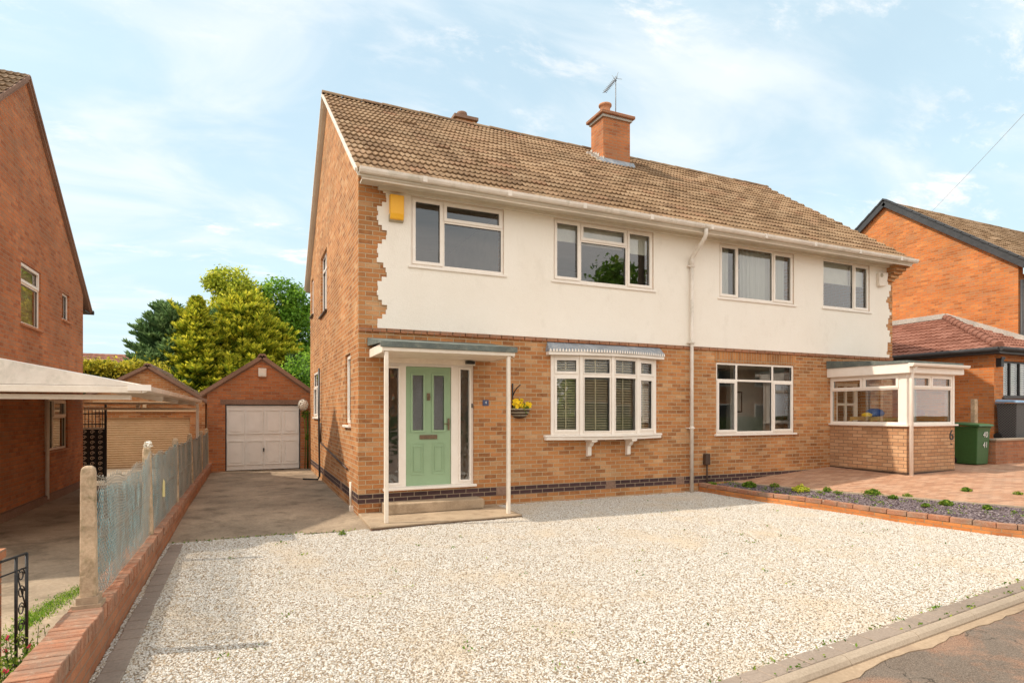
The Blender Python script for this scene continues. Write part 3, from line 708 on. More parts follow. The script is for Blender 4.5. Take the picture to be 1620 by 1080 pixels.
s.prism(off, 'z', 1.15, 1.188); s.prism([(x*.985+.069, y*.9) for x, y in off], 'z', 1.095, 1.149); bevel(obj('sill', s, M['upvc'], bw_, fix=True), .006)
for x in (4.18, 5.06):
    b = MB(); b.prism([(0, 1.094), (-.24, 1.094), (-.24, 1.05), (-.17, 1.04), (-.13, .98), (-.075, .955), (-.07, .80), (-.045, .78), (0, .78)], 'x', x, x+.075)
    b.box(x-.02, x+.095, -.25, 0, 1.06, 1.0935)
    obj('bracket', b, M['upvc'], bw_, fix=True)
r = MB(); off2 = [(3.34, .0), (3.34, -.12), (3.95, -.27), (4.6, -.33), (5.25, -.27), (5.90, -.12), (5.90, .0)]
r.prism(off2, 'z', 2.64, 2.70); obj('fascia', r, M['upvc'], bw_, fix=True)
r = MB(); top = [(3.36, .0, 2.87), (5.88, .0, 2.87)]
seg = [(3.33, -.0), (3.33, -.13)]+[(3.33+(5.91-3.33)*t/24, -.13-.215*math.sin(math.pi*t/24)) for t in range(1, 24)]+[(5.91, -.13), (5.91, .0)]
for (xa, ya), (xb, yb) in zip(seg, seg[1:]):
    za = .0
    r.poly([(xa, ya, 2.735), (xb, yb, 2.735), (cl(xb, 3.36, 5.88), -.0, 2.88), (cl(xa, 3.36, 5.88), -.0, 2.88)])
    r.poly([(xa, ya, 2.735), (xa, ya-.004, 2.703), (xb, yb-.004, 2.703), (xb, yb, 2.735)])
obj('lead_roof', r, M['lead'], bw_, fix=True)
sc = MB()                                               # scalloped white edge
n = 46
for i in range(n):
    def pt(t): t = cl(t, 0, 1); return 3.33+2.58*t, -.13-.215*math.sin(math.pi*t)-.008
    xa, ya = pt(i/n+.004); xb, yb = pt((i+1)/n-.004); xm, ym = pt((i+.5)/n)
    sc.poly([(xa, ya, 2.695), (xb, yb, 2.695), (xb, yb, 2.72), (xm, ym, 2.755), (xa, ya, 2.72)])
obj('scalloped_trim', sc, M['upvc'], bw_)

# eaves: soffit, fascia, gutter
ye, ze = -.47, 5.27; yr, zr_ = 4.02, 8.60
mb = MB(); mb.box(.02, XE+.05, -.40, -.023, 5.205, 5.23); mb.box(.30, XE-.2, -.10, -.0225, 5.15, 5.204); obj('soffit', mb, M['soffit'], house)
mb = MB(); mb.box(-.02, XE+.08, -.425, -.401, 5.14, 5.30); obj('fascia', mb, M['painted'], house)
mb = MB(); prof = [(-.43, 5.285), (-.435, 5.235), (-.46, 5.205), (-.49, 5.20), (-.52, 5.212), (-.54, 5.245), (-.545, 5.285), (-.535, 5.285), (-.53, 5.25), (-.515, 5.222), (-.49, 5.21), (-.462, 5.215), (-.445, 5.24), (-.44, 5.285)]
mb.prism(prof, 'x', -.06, XE+.16); 
for xx in (-.066, XE+.16): mb.prism(prof[:7], 'x', xx, xx+.006)
for i in range(9): mb.box(.9+i*1.45, .97+i*1.45, -.549, -.43, 5.196, 5.289)
gut = obj('gutter', mb, M['gutter'], house, fix=True)
mb = MB(); mb.tube([(6.62, -.49, 5.20), (6.62, -.49, 5.10), (6.62, -.46, 5.04), (6.62, -.18, 4.80), (6.62, -.085, 4.72), (6.62, -.085, 4.60)], .042, 10)
mb.tube([(6.62, -.085, 4.66), (6.62, -.085, -.02)], .035, 10); mb.tube([(6.62, -.085, 4.70), (6.62, -.085, 4.58)], .046, 10)
for z in (1.27, 3.0, 4.55): mb.box(6.54, 6.70, -.09, 0, z, z+.025); mb.tube([(6.62, -.085, z-.02), (6.62, -.085, z+.045)], .043, 10)
obj('downpipe', mb, M['gutter'], house)

# roof
mb = MB(); tiles(mb, -.10, XE+.10, ye, ze, yr, zr_, seed=3)
tiles(mb, -.10, XE+.10, 2*yr-ye, ze-.1, yr, zr_-.0, seed=4)
roof = obj('roof', mb, M['tile'], house)
mb = MB(); mb.prism([(ye+.02, ze-.04), (yr, zr_-.05), (2*yr-ye-.02, ze-.14), (2*yr-ye-.02, ze-.2), (yr, zr_-.12), (ye+.02, ze-.1)], 'x', -.085, XE+.085); obj('underlay', mb, M['soffit'], roof, fix=True)
mb = MB(); x = -.12; 
while x < XE+.1:
    l = .44; x1 = min(x+l, XE+.13); b = len(mb.v); n = 8; rr_ = .095+rnd.uniform(-.004, .004); zz0 = zr_-.035+rnd.uniform(-.005, .005)
    for xx, sc_ in ((x, 1.05), (x1-.01, .98)):
        for k in range(n+1):
            t = math.pi*k/n; mb.v.append((xx, yr+math.cos(t)*rr_*1.25*sc_, zz0+math.sin(t)*rr_*sc_))
    for k in range(n): mb.face((b+k, b+k+1, b+n+2+k, b+n+1+k), uv=(x, .5))
    mb.face(range(b, b+n+1), uv=(x, .5)); x = x1
obj('ridge_tiles', mb, M['tile'], roof, fix=True)
for side, xx in ((0, -.105), (1, XE+.085)):             # mortar verge and narrow cloaking board
    mb = MB()
    for (ya, za, yb, zb) in ((ye, ze, yr, zr_), (yr, zr_, 2*yr-ye, ze-.1)):
        d = Vector((0, yb-ya, zb-za)); l = d.length; nseg = 18
        for i in range(nseg):
            p = Vector((xx, ya, za))+d*(i/nseg); q = Vector((xx, ya, za))+d*((i+.985)/nseg); up = -.028+rnd.uniform(-.004, .004)
            mb.beam(p+Vector((0, 0, up)), q+Vector((0, 0, up)), .05, .05)
    obj('verge', mb, M['painted'] if side == 0 else M['verge'], roof)
# right-hand eave corbel (brick)
mb = MB()
for i in range(5): mb.box(XE-.25, XE+.004+.035*i, -.06-.07*i, .1, 4.83+.075*i, 4.901+.075*i)
obj('corbel', mb, M['brick'], house)

# chimneys
mb = MB(); mb.box(6.47, 7.27, 2.95, 3.52, 7.4, 8.96); ch = obj('chimney', mb, M['brick_red'], house)
mb = MB(); mb.box(6.43, 7.31, 2.91, 3.56, 9.20, 9.26); o_ = obj('corbel', mb, M['white_lead'], ch); o_.location.z -= .24
mb = MB(); mb.box(6.37, 7.37, 2.85, 3.62, 9.262, 9.34); b = len(mb.v)
mb.v += [(6.39, 2.87, 9.341), (7.35, 2.87, 9.341), (7.35, 3.60, 9.341), (6.39, 3.60, 9.341), (6.6, 3.1, 9.43), (7.14, 3.1, 9.43), (7.14, 3.4, 9.43), (6.6, 3.4, 9.43)]
for q in ((0, 1, 5, 4), (1, 2, 6, 5), (2, 3, 7, 6), (3, 0, 4, 7), (4, 5, 6, 7)): mb.face([b+i for i in q])
o_ = bevel(obj('cap', mb, M['brick_low'], ch), .012); o_.location.z -= .24
mb = MB(); mb.lathe([(.15, 9.34), (.135, 9.44), (.125, 9.56), (.14, 9.60), (.165, 9.62), (.165, 9.66), (.13, 9.66), (.12, 9.55)], 6.70, 3.22); o_ = obj('chimney_pot', mb, M['terracotta'], ch); o_.location.z -= .24
rs = (zr_-ze)/(yr-ye)
def zroof(y): return ze+rs*(y-ye)
mb = MB()
mb.prism([(2.86, zroof(2.86)+.045), (2.945, zroof(2.945)+.05), (2.945, zroof(2.945)+.13), (2.935, zroof(2.945)+.13), (2.86, zroof(2.86)+.07)], 'x', 6.36, 7.38)
obj('flashing', mb, M['lead'], ch, fix=True)
for sd_ in (0, 1):
    mb = MB()
    for i in range(6):
        y = 2.9+i*.11; z = zroof(y)
        if sd_ == 0: mb.box(6.455, 6.469, y, y+.10, z-.02, z+.17+rnd.uniform(-.03, .03)); mb.box(6.34+rnd.uniform(-.02, .02), 6.456, y, y+.111, z+.03, z+.10)
        else: mb.box(7.271, 7.285, y, y+.1101, z-.02, z+.14)
    obj('stepped_flashing', mb, M['white_lead'], ch)
mb = MB(); mb.box(3.55, 4.1, 5.7, 6.2, 7.0, 9.60); ch2 = obj('chimney', mb, M['brick'], house); ch2['label'] = 'small rear chimney just showing over the ridge'
mb = MB(); mb.box(3.48, 4.17, 5.63, 6.27, 9.42, 9.50); o_ = obj('cap', mb, M['verge'], ch2); o_.location.z += .18
mb = MB(); mb.lathe([(.13, 9.5), (.12, 9.62), (.15, 9.66), (.14, 9.70)], 3.8, 5.95); o_ = obj('chimney_pot', mb, M['verge'], ch2); o_.location.z += .18
# television aerial on the chimney
mb = MB(); mx_, my_ = 6.98, 3.16
mb.tube([(mx_, my_, 9.2), (mx_, my_, 10.32)], .013, 6)
A = Vector((mx_, my_, 10.25)); B = A+Vector((-.42, -.12, -.50))
A2 = A+(A-B).normalized()*.10
mb.tube([A2, B], .010, 5)
sd = (B-A).normalized().cross(Vector((0, 0, 1))).normalized(); upv = sd.cross((B-A).normalized())
for i in range(10):
    p = A.lerp(B, (i+.6)/10.2)
    for sgn in (-1, 1): mb.tube([p-sd*.075, p+sd*.075], .007, 4); mb.tube([p-upv*.045-sd*.03, p+upv*.045+sd*.03], .007, 4)
for sgn in (-1, 1): mb.tube([A+sd*.02, A+upv*.10*sgn+sd*.10+(A-B)*.12], .006, 4); mb.tube([A-sd*.02, A+upv*.10*sgn-sd*.10+(A-B)*.12], .006, 4)
o_ = obj('television_aerial', mb, M['lead'], house); o_.location.z -= .13

# front door with sidelights
df = MB(); cells = [(.40, .68, .38, 2.46), (.75, 1.58, .38, 2.40), (1.66, 1.95, .38, 2.46)]
df.wall(.40, 1.95, .38, 2.46, [(.475, .655, .45, 2.32), (.775, 1.555, .385, 2.36), (1.715, 1.88, .45, 2.33)], .05, .12, TY(0))
df.wall(.445, .685, .42, 2.35, [(.475, .655, .45, 2.32)], .032, .05, TY(0)); df.wall(1.685, 1.91, .42, 2.36, [(1.715, 1.88, .45, 2.33)], .032, .05, TY(0))
dfr = obj('door_frame', df, M['upvc'], house, fix=True)
for x0, x1 in ((.475, .655), (1.715, 1.88)):
    p = MB(); p.poly([(x0, .075, .45), (x1, .075, .45), (x1, .075, 2.32), (x0, .075, 2.32)]); obj('pane', p, M['glass_side'], dfr)
s = MB(); s.box(.38, 1.98, -.06, .13, .335, .378); bevel(obj('sill', s, M['upvc'], dfr), .006)
d_ = MB(); d_.wall(.78, 1.55, .385, 2.355, [(.885, 1.075, 1.30, 2.22), (1.245, 1.435, 1.30, 2.22)], .07, .11, TY(0))
for x0 in (.885, 1.245):
    d_.wall(x0-.03, x0+.22, 1.27, 2.25, [(x0+.005, x0+.185, 1.305, 2.215)], .052, .07, TY(0))
    d_.wall(x0-.02, x0+.21, .56, 1.10, [(x0, x0+.19, .58, 1.08)], .062, .07, TY(0)); d_.wall(x0+.025, x0+.165, .62, 1.04, [(x0+.04, x0+.15, .635, 1.025)], .058, .0699, TY(0))
door = obj('front_door', d_, M['green'], house, fix=True); bevel(door, .004)
for x0 in (.885, 1.245):
    p = MB(); p.poly([(x0, .085, 1.30), (x0+.19, .085, 1.30), (x0+.19, .085, 2.22), (x0, .085, 2.22)]); obj('pane', p, M['glass_leaded'], door)
h = MB(); h.box(1.495, 1.525, .045, .07, 1.30, 1.50); h.tube([(1.51, .02, 1.41), (1.42, .02, 1.41)], .009, 6); h.tube([(1.51, .05, 1.41), (1.51, .018, 1.41)], .011, 6); h.tube([(1.51, .05, 1.33), (1.51, .035, 1.33)], .012, 8); obj('handle', h, M['brass'], door)
h = MB(); h.box(1.01, 1.31, .052, .07, 1.155, 1.225); h.box(1.04, 1.28, .046, .0519, 1.175, 1.207); obj('letterbox', h, M['brass'], door)
h = MB(); h.box(1.135, 1.185, .05, .07, 1.80, 1.92); h.tube([(1.16, .06, 1.90), (1.135, .035, 1.86), (1.16, .03, 1.81), (1.185, .035, 1.86), (1.16, .06, 1.90)], .007, 5); obj('door_knocker', h, M['brass'], door)
h = MB(); h.box(1.915, 1.935, .03, .05, 1.68, 1.75); obj('doorbell', h, M['black'], house)
h = MB(); h.box(2.105, 2.215, -.012, 0, 1.715, 1.815); pl = obj('number_plate', h, M['slateblue'], house)

def text(s, size, loc, rot, mat, parent, name='lettering', ext=.002):
    c = bpy.data.curves.new(name, 'FONT'); c.body = s; c.size = size; c.extrude = ext; c.align_x = 'CENTER'; c.align_y = 'CENTER'
    t = bpy.data.objects.new(name, c); COL.objects.link(t)
    dg = bpy.context.evaluated_depsgraph_get(); me = bpy.data.meshes.new_from_object(t.evaluated_get(dg)); bpy.data.objects.remove(t)
    o = bpy.data.objects.new(name, me); COL.objects.link(o); me.materials.clear(); me.materials.append(mat)
    o.rotation_euler = rot
    o.parent = parent; o.location = Vector(loc)-wloc(parent)
    return o
text('4', .065, (2.162, -.0145, 1.768), (R(90), 0, 0), M['white_paint'], pl)
# lantern-like sensor under the canopy
h = MB(); h.box(1.78, 1.93, -.10, 0, 2.42, 2.47); obj('porch_lamp', h, M['black'], house)
# porch canopy, step, slab
cn = MB(); cn.box(.20, 2.24, -1.02, -.001, 2.60, 2.62)
cn2 = MB(); cn2.prism([(-1.02, 2.49), (-.995, 2.49), (-.995, 2.595), (-1.02, 2.595)], 'x', .17, 2.26); cn2.box(.20, 2.24, -.994, -.002, 2.485, 2.505)
cn2.box(.17, .199, -.994, -.002, 2.47, 2.60); cn2.box(2.241, 2.26, -.994, -.002, 2.47, 2.60); cn2.box(.42, 1.96, -.03, -.002, 2.40, 2.484)
can = obj('porch_canopy', cn2, M['painted'], house); can['label'] = 'flat felt-topped porch canopy on two thin white posts'
f = MB(); f.prism([(-1.05, 2.545), (-1.021, 2.54), (-1.021, 2.60), (-.002, 2.66), (-.002, 2.79), (-.30, 2.735), (-1.05, 2.625)], 'x', .14, 2.29); obj('felt_roof', f, M['felt'], can, fix=True)
for x in (.235, 2.165):
    p = MB(); p.box(x-.028, x+.028, -1.0, -.944, .0, 2.484); bevel(obj('post', p, M['painted'], can), .005)
s = MB(); s.prism([(-.03, -1.19), (2.34, -1.12), (2.34, 0), (0, 0)], 'z', -.03, 0.0); s.prism([(0.0, -1.12), (2.30, -1.06), (2.30, 0), (0, 0)], 'z', -.3, -.031)
ps = obj('porch_slab', s, M['slab'], house, fix=True); bevel(ps, .008)
s = MB(); s.prism([(-.015, -1.16), (2.32, -1.10), (2.32, -1.05), (-.015, -1.05)], 'z', -.11, -.032); obj('slab_edge', s, M['verge'], ps, fix=True)
s = MB(); s.box(.36, 2.0, -.34, -.001, .001, .165); bevel(obj('door_step', s, M['slab'], house), .015, 2)
# alarm boxes
h = MB(); h.prism([(0, 4.68), (-.10, 4.70), (-.12, 4.78), (-.12, 5.08), (0, 5.10)], 'x', .48, .70); al = obj('alarm_box', h, M['yellow'], house, fix=True); bevel(al, .012, 2); al['label'] = 'yellow box'
al.location.y -= .023
h = MB(); h.prism([(0, 4.665), (-.08, 4.68), (-.105, 4.74), (-.105, 4.779), (0, 4.779)], 'x', .475, .705); h2 = obj('alarm_base', h, M['grey_plastic'], al, fix=True)
h = MB(); h.prism([(12.38, 4.99), (12.38, 4.70), (12.42, 4.66), (12.66, 4.70), (12.72, 4.98), (12.70, 5.02)], 'y', -.10, -.022); al2 = obj('alarm_box', h, M['painted'], house, fix=True); bevel(al2, .012, 2); al2['label'] = 'white box'
h = MB(); h.tube([(12.47, -.101, 4.93), (12.47, -.112, 4.93)], .045, 14); obj('alarm_lamp', h, M['grey_plastic'], al2)
# pipes on the side wall
h = MB(); h.tube([(-.06, 5.2, 2.65), (-.06, 5.2, 1.2), (-.06, 5.17, .95), (-.06, 5.05, .1), (-.10, 5.05, .02), (-.42, 5.2, .03)], .022, 8); obj('waste_pipe', h, M['black'], house)
h = MB(); h.tube([(-.03, 5.1, .88), (-.03, 1.0, .62)], .018, 6); h.tube([(-.03, 5.1, .88), (-.03, 5.1, 1.35)], .018, 6); obj('overflow_pipe', h, M['brown'], house)
h = MB(); h.tube([(-.04, .52, .45), (-.04, .52, .05)], .02, 6); h.box(-.06, -.001, .48, .56, -.06, .05); obj('gas_pipe', h, M['painted'], house)
# meter vent on right-hand house
h = MB(); h.box(6.98, 7.10, -.10, -.001, .52, .75); h.tube([(7.04, -.06, .53), (7.04, -.06, .1)], .02, 6); bevel(obj('vent_box', h, M['brown'], house), .01)

# ------------------------------------------------------------------ blinds and curtains behind the glass
def roller(x0, x1, z0, z1, label, y=.14, grp='roller blinds'):
    mb = MB(); mb.box(x0, x1, y, y+.004, z0, z1); mb.box(x0, x1, y-.006, y+.010, z0-.02, z0)
    mb.tube([(x0, y+.02, z1+.02), (x1, y+.02, z1+.02)], .022, 8)
    tag(obj('roller_blind', mb, M['blind'], at=((x0+x1)/2, y, z0)), label, 'blind', grp)
roller(3.53, 4.04, 4.80, 5.10, 'cream roller blind in the left pane of the window above the bow window')
roller(4.08, 5.08, 4.78, 5.10, 'widest cream roller blind, in the middle of the window above the bow window')
roller(5.12, 5.68, 4.74, 5.10, 'cream roller blind in the right pane of the window above the bow window')
roller(10.57, 11.59, 4.66, 5.10, 'cream roller blind in the wide pane beside the white alarm box')
roller(11.61, 12.11, 4.66, 5.10, 'narrow cream roller blind in the pane nearest the white alarm box')
g = G('net_curtain'); g.b.inputs['Alpha'].default_value = .8; M['net'] = g.done((.80, .77, .70), .9)
def curtain(x0, x1, z0, z1, label, amp=.02, y=.17):
    mb = MB(); n = int((x1-x0)/.012); P = []
    for i in range(n+1):
        x = x0+(x1-x0)*i/n; yy = y+amp*math.sin(i*.55+2*math.sin(i*.07))+.008*math.sin(i*1.9)
        P.append((mb.vert((x, yy, z0)), mb.vert((x, yy+.003*math.sin(i), z1))))
    for a, b in zip(P, P[1:]): mb.face((a[0], b[0], b[1], a[1]), smooth=True)
    tag(obj('net_curtain', mb, M['net'], at=((x0+x1)/2, y, z0)), label, 'curtain', 'net curtains')
curtain(7.45, 7.86, 4.04, 5.12, 'grey net curtain gathered in the left pane of the three-pane upstairs window')
curtain(8.16, 9.50, 4.04, 5.12, 'pale net curtain hanging across the middle and right of the three-pane window')
vb = thing('venetian_blind', (4.6, .05, 1.2), 'cream slatted blind drawn down behind the bow window', 'blind')
for k in range(4):
    (xa, ya), (xb, yb) = bow[k], bow[k+1]; dx, dy = xb-xa, yb-ya; ln = math.hypot(dx, dy); ux, uy = dx/ln, dy/ln; nx_, ny_ = -uy, ux
    mb = MB(); z = 1.26; d = .10
    tl = .64 if k < 3 else .35
    while z < 2.60:
        c = Vector((xa+ux*ln/2+nx_*d, ya+uy*ln/2+ny_*d, z)); w = ln/2-.07
        mb.obox(c, (ux*w, uy*w, 0), (nx_*.020, ny_*.020, .020*tl), (0, 0, .0015)); z += .047
    for t in (.5,):
        c = Vector((xa+ux*ln*t+nx_*(d-.024), ya+uy*ln*t+ny_*(d-.024), 1.93)); mb.obox(c, (ux*.012, uy*.012, 0), (nx_*.001, ny_*.001, 0), (0, 0, .67))
    obj('slats', mb, M['slatwood'], vb)

# a few things inside, seen through the glass
mb = MB(); mb.box(8.75, 9.05, 3.93, 3.97, 1.45, 1.95)
pf = thing('picture_frame', (9.3, 1.24, 1.55), 'black framed picture on the pale wall behind the right-hand downstairs window', 'picture')
mb = MB(); mb.wall(9.05, 9.30, 1.60, 2.1, [(9.08, 9.27, 1.63, 2.07)], 0, .03, TY(1.215)); obj('frame', mb, M['black'], pf)
mb = MB(); mb.box(9.081, 9.269, 1.225, 1.24, 1.631, 2.069); obj('print', mb, M['plaster'], pf)
mb = MB(); mb.box(6.73, 7.9, 4.0, 4.1, .27, 2.74); obj('partition_wall', mb, M['plaster'], house)
mb = MB(); mb.box(9.2, 9.99, 4.0, 4.1, .27, 2.74); obj('partition_wall', mb, M['plaster'], house)
mb = MB(); mb.box(8.95, 9.98, 1.25, 1.38, .27, 2.74); obj('partition_wall', mb, M['plaster'], house)
sofa = thing('sofa', (7.85, 1.45, .26), 'mustard yellow sofa inside the right-hand downstairs room', 'sofa')
mb = MB(); mb.box(7.2, 8.5, 1.0, 1.7, .36, .80); bevel(obj('seat', mb, M['wood_yellow'], sofa), .05, 2)
mb = MB(); mb.box(7.2, 8.5, 1.7, 1.9, .36, 1.5); bevel(obj('backrest', mb, M['wood_yellow'], sofa), .05, 2)
for x in (7.0, 8.5):
    mb = MB(); mb.box(x, x+.2, 1.0, 1.9, .30, 1.05); bevel(obj('armrest', mb, M['wood_yellow'], sofa), .04, 2)

# ------------------------------------------------------------------ glazed porch on the right-hand house
gp = thing('glazed_porch', (11.6, -.9, .3), 'white-framed glazed porch on low tan brick walls with a flat roof', 'porch')
X0, X1, Y0 = 10.78, 12.41, -1.75
mb = MB(); mb.box(X0, X0+.1, Y0, -.001, .0, 1.31); mb.box(X0+.1, X1, Y0, Y0+.1, .0, 1.31); mb.box(X1-.1, X1, Y0+.1, -.001, .0, 1.31); obj('brick_wall', mb, M['brick_tan'], gp)
mb = MB(); mb.box(X0-.004, X0, Y0, 0, .25, .36); mb.box(X0-.004, X1, Y0-.004, Y0, .25, .36); obj('damp_course', mb, M['brown'], gp)
mb = MB(); mb.box(X0-.05, X1+.05, Y0-.05, -.001, 1.311, 1.345); obj('sill', mb, M['upvc'], gp)
mb = MB(); mb.box(X0, X0+.14, Y0, Y0+.13, 1.346, 2.40); obj('corner_post', mb, M['upvc'], gp)
mb = MB(); mb.box(X1-.06, X1, Y0, Y0+.06, 1.346, 2.40); obj('corner_post', mb, M['upvc'], gp)
w = window(gp, TX(X0), Y0+.131, -.002, 1.346, 2.40, [(Y0+.131, -.002, 1.346, 2.10, 'f'), (Y0+.131, -.80, 2.10, 2.40, 'c'), (-.80, -.002, 2.10, 2.40, 'c')], d=.01, sill=False, fr=.05, label='side window facing the gravel')
w = window(gp, TY(Y0), X0+.141, X1-.061, 1.346, 2.40, [(X0+.141, X1-.061, 1.346, 2.10, 'f'), (X0+.141, 11.58, 2.10, 2.40, 'c'), (11.58, X1-.061, 2.10, 2.40, 'c')], d=.01, sill=False, fr=.05, label='front window')
w = window(gp, TXp(X1), Y0+.061, -.9, 1.346, 2.40, [(Y0+.061, -.9, 1.346, 2.40, 'f')], d=.01, sill=False, fr=.05, label='far side window')
mb = MB(); mb.box(X0-.09, X1+.10, Y0-.10, -.001, 2.401, 2.41); mb.box(X0-.10, X0-.08, Y0-.12, -.001, 2.411, 2.61); mb.box(X0-.079, X1+.12, Y0-.12, Y0-.10, 2.411, 2.53); mb.box(X1+.10, X1+.12, Y0-.099, -.001, 2.411, 2.60); obj('fascia', mb, M['upvc'], gp)
mb = MB(); mb.box(X0-.12, X1+.16, Y0-.09, -.001, 2.611, 2.66); mb.prism([(Y0-.09, 2.661), (-.001, 2.661), (-.001, 2.79), (Y0+.3, 2.675)], 'x', X0-.12, X1+.12); obj('felt_roof', mb, M['felt'], gp, fix=True)
mb = MB(); mb.prism([(Y0-.121, 2.54), (Y0-.20, 2.53), (Y0-.23, 2.56), (Y0-.235, 2.60), (Y0-.121, 2.60)], 'x', X0-.14, X1+.15)
mb.tube([(X0+.03, Y0-.17, 2.56), (X0+.03, Y0-.10, 2.42), (X0+.03, Y0-.075, 2.30), (X0+.03, Y0-.075, .30)], .038, 10); obj('downpipe', mb, M['upvc'], gp)
num = text('6', .32, (12.29, Y0-.004, 1.10), (R(90), 0, 0), M['black'], gp, 'house_number', .006)
mb = MB(); mb.box(12.27, 12.31, Y0-.012, Y0, .90, .925); obj('number_screw', mb, M['black'], gp)
# inner door, bench, bag
idr = MB(); idr.wall(11.05, 11.85, .34, 2.30, [(11.15+i*.32, 11.41+i*.32, .9+j*.46, 1.3+j*.46) for i in range(2) for j in range(3)], .08, .12, TY(0)); o = obj('inner_door', idr, M['painted'], house, fix=True)
bn = thing('pine_bench', (11.7, -.45, .3), 'slatted pine bench standing inside the glazed porch', 'bench')
mb = MB()
for k in range(4): mb.box(11.15, 12.2, -.75+k*.13, -.65+k*.13, 1.24+.0*k, 1.265)
obj('top_slats', mb, M['wood_yellow'], bn)
mb = MB(); mb.box(11.15, 12.2, -.75, -.73, 1.42, 1.47); mb.box(11.15, 12.2, -.25, -.23, 1.42, 1.50)
for x in (11.15, 11.66, 12.15): mb.box(x, x+.05, -.748, -.70, 1.266, 1.419); mb.box(x, x+.05, -.249, -.20, 1.266, 1.419)
obj('rails', mb, M['wood_yellow'], bn)
for x in (11.16, 12.14):
    for y in (-.74, -.28):
        mb = MB(); mb.box(x, x+.05, y, y+.05, .27, 1.239); obj('leg', mb, M['wood_yellow'], bn)
mb = MB()
for i in range(9):
    t = i/8
bg_ = MB(); bg_.lathe([(.05, 1.50), (.17, 1.52), (.20, 1.58), (.15, 1.66), (.05, 1.69)], 11.62, -.5, 14); tag(obj('blue_bag', bg_, M['blue'], at=(11.62, -.5, 1.5)), 'crumpled blue bag lying on the pine bench in the porch', 'bag')
hb = MB(); hb.lathe([(.02, 1.5), (.10, 1.51), (.11, 1.56), (.03, 1.60)], 11.35, -.5, 12); tag(obj('folded_cloth', hb, M['petal'], at=(11.35, -.5, 1.5)), 'small yellow cloth beside the blue bag in the porch', 'cloth')

# ------------------------------------------------------------------ wall basket with yellow flowers
wb = thing('wall_basket', (2.80, -.02, 1.5), 'half-round wall basket of yellow pansies on a black bracket beside the porch', 'flower basket')
mb = MB(); n = 16
prof = [(.19, 1.665), (.185, 1.63), (.165, 1.58), (.13, 1.53), (.08, 1.50), (.02, 1.49)]
rows = [[mb.vert((2.80+r*math.cos(math.pi*k/n), -.006-r*math.sin(math.pi*k/n), z)) for k in range(n+1)] for r, z in prof]
for a, b in zip(rows, rows[1:]):
    for k in range(n): mb.face((a[k], a[k+1], b[k+1], b[k]), smooth=True)
obj('liner', mb, M['soil'], wb)
mb = MB()
for r, z, w in ((.195, 1.655, .014), (.172, 1.595, .010), (.14, 1.545, .008)): mb.tube([(2.80+r*math.cos(math.pi*k/n), -.006-r*math.sin(math.pi*k/n), z) for k in range(n+1)], w, 6)
obj('hoops', mb, M['grey_plastic'], wb)
mb = MB(); mb.tube([(2.665, -.015, 1.66), (2.665, -.015, 2.11)], .012, 6); mb.tube([(2.675, -.02, 1.90), (2.69, -.05, 1.97), (2.72, -.09, 2.03), (2.75, -.16, 2.08)], .010, 6); obj('bracket', mb, M['iron'], wb)
for i in range(16):
    cx_, cy_, cz_ = 2.80+rnd.uniform(-.15, .15), -.12+rnd.uniform(-.08, .07), 1.70+rnd.uniform(0, .11)*(1 if i % 3 else .3)
    t0 = rnd.uniform(0, 6); mb = MB(); c = Vector((cx_, cy_, cz_)); tl = rnd.uniform(-.3, .5)
    for k in range(5):
        t = t0+k*1.2566; u = Vector((math.cos(t), -tl*math.sin(t)*.5, math.sin(t))); v = Vector((-math.sin(t), 0, math.cos(t)))
        mb.poly([c, c+u*.022-v*.024+Vector((0, -.006, 0)), c+u*.046+Vector((0, -.004, 0)), c+u*.022+v*.024+Vector((0, -.006, 0))])
    obj('flower', mb, M['petal'], wb)
def leafquads(mb, c, n, rad, size, rr, flat=1.0, el=1.6, up=0, tint=None):
    for _ in range(n):
        d = Vector((rr.gauss(0, 1), rr.gauss(0, 1), rr.gauss(0, 1)*flat)); d.normalize(); p = Vector(c)+d*rad*rr.uniform(.3, 1)**.6
        a = Vector((rr.gauss(0, 1), rr.gauss(0, 1), rr.gauss(0, 1)+up)).normalized(); b = a.cross(Vector((rr.gauss(0, 1), rr.gauss(0, 1), rr.gauss(0, 1)))).normalized()
        s = size*rr.uniform(.6, 1.3); uv = (tint if tint is not None else rr.random(), rr.random())
        mb.poly([p-a*s*el*.5, p+b*s*.4, p+a*s*el*.5, p-b*s*.4], uv)
mb = MB(); leafquads(mb, (2.8, -.1, 1.69), 160, .15, .03, rnd, .3); obj('leaves', mb, M['leaf_weed'], wb)

# ------------------------------------------------------------------ low boundary wall with chain-link fence
lw = thing('boundary_wall', (-2.62, 0, -.1), 'long low brick wall capped with bricks on edge along the drive', 'wall')
mb = MB(); mb.box(-2.715, -2.525, -6.9, 8.38, -.4, .12); obj('brick_base', mb, M['brick_low'], lw)
g = G('coping_brick'); oi = g.coord('UV'); w = g.N.new('ShaderNodeTexWhiteNoise'); w.noise_dimensions = '2D'; g.L.new(oi, w.inputs[0])
v = g.wpos(); f = g.noise(v, 60, 5, .7)
c = g.ramp(w.outputs[0], [(0, (.30, .12, .065)), (.4, (.42, .18, .10)), (.8, (.50, .24, .14)), (1, (.36, .20, .13))])
c = g.mix(.6, c, g.ramp(f, [(.25, (.6, .6, .6)), (.75, (1.3, 1.3, 1.3))]), 'MULTIPLY'); c = g.mix(g.rng(g.noise(v, 3.2, 7, .75), .44, .66, 0, .75), c, (.25, .19, .14)); c = g.mix(g.rng(g.noise(v, 17, 5, .7), .55, .7, 0, .6), c, (.46, .36, .27)); g.bump(f, .8, .008); M['coping'] = g.done(c, .92, .2)
mb = MB(); y = -6.9; i = 0
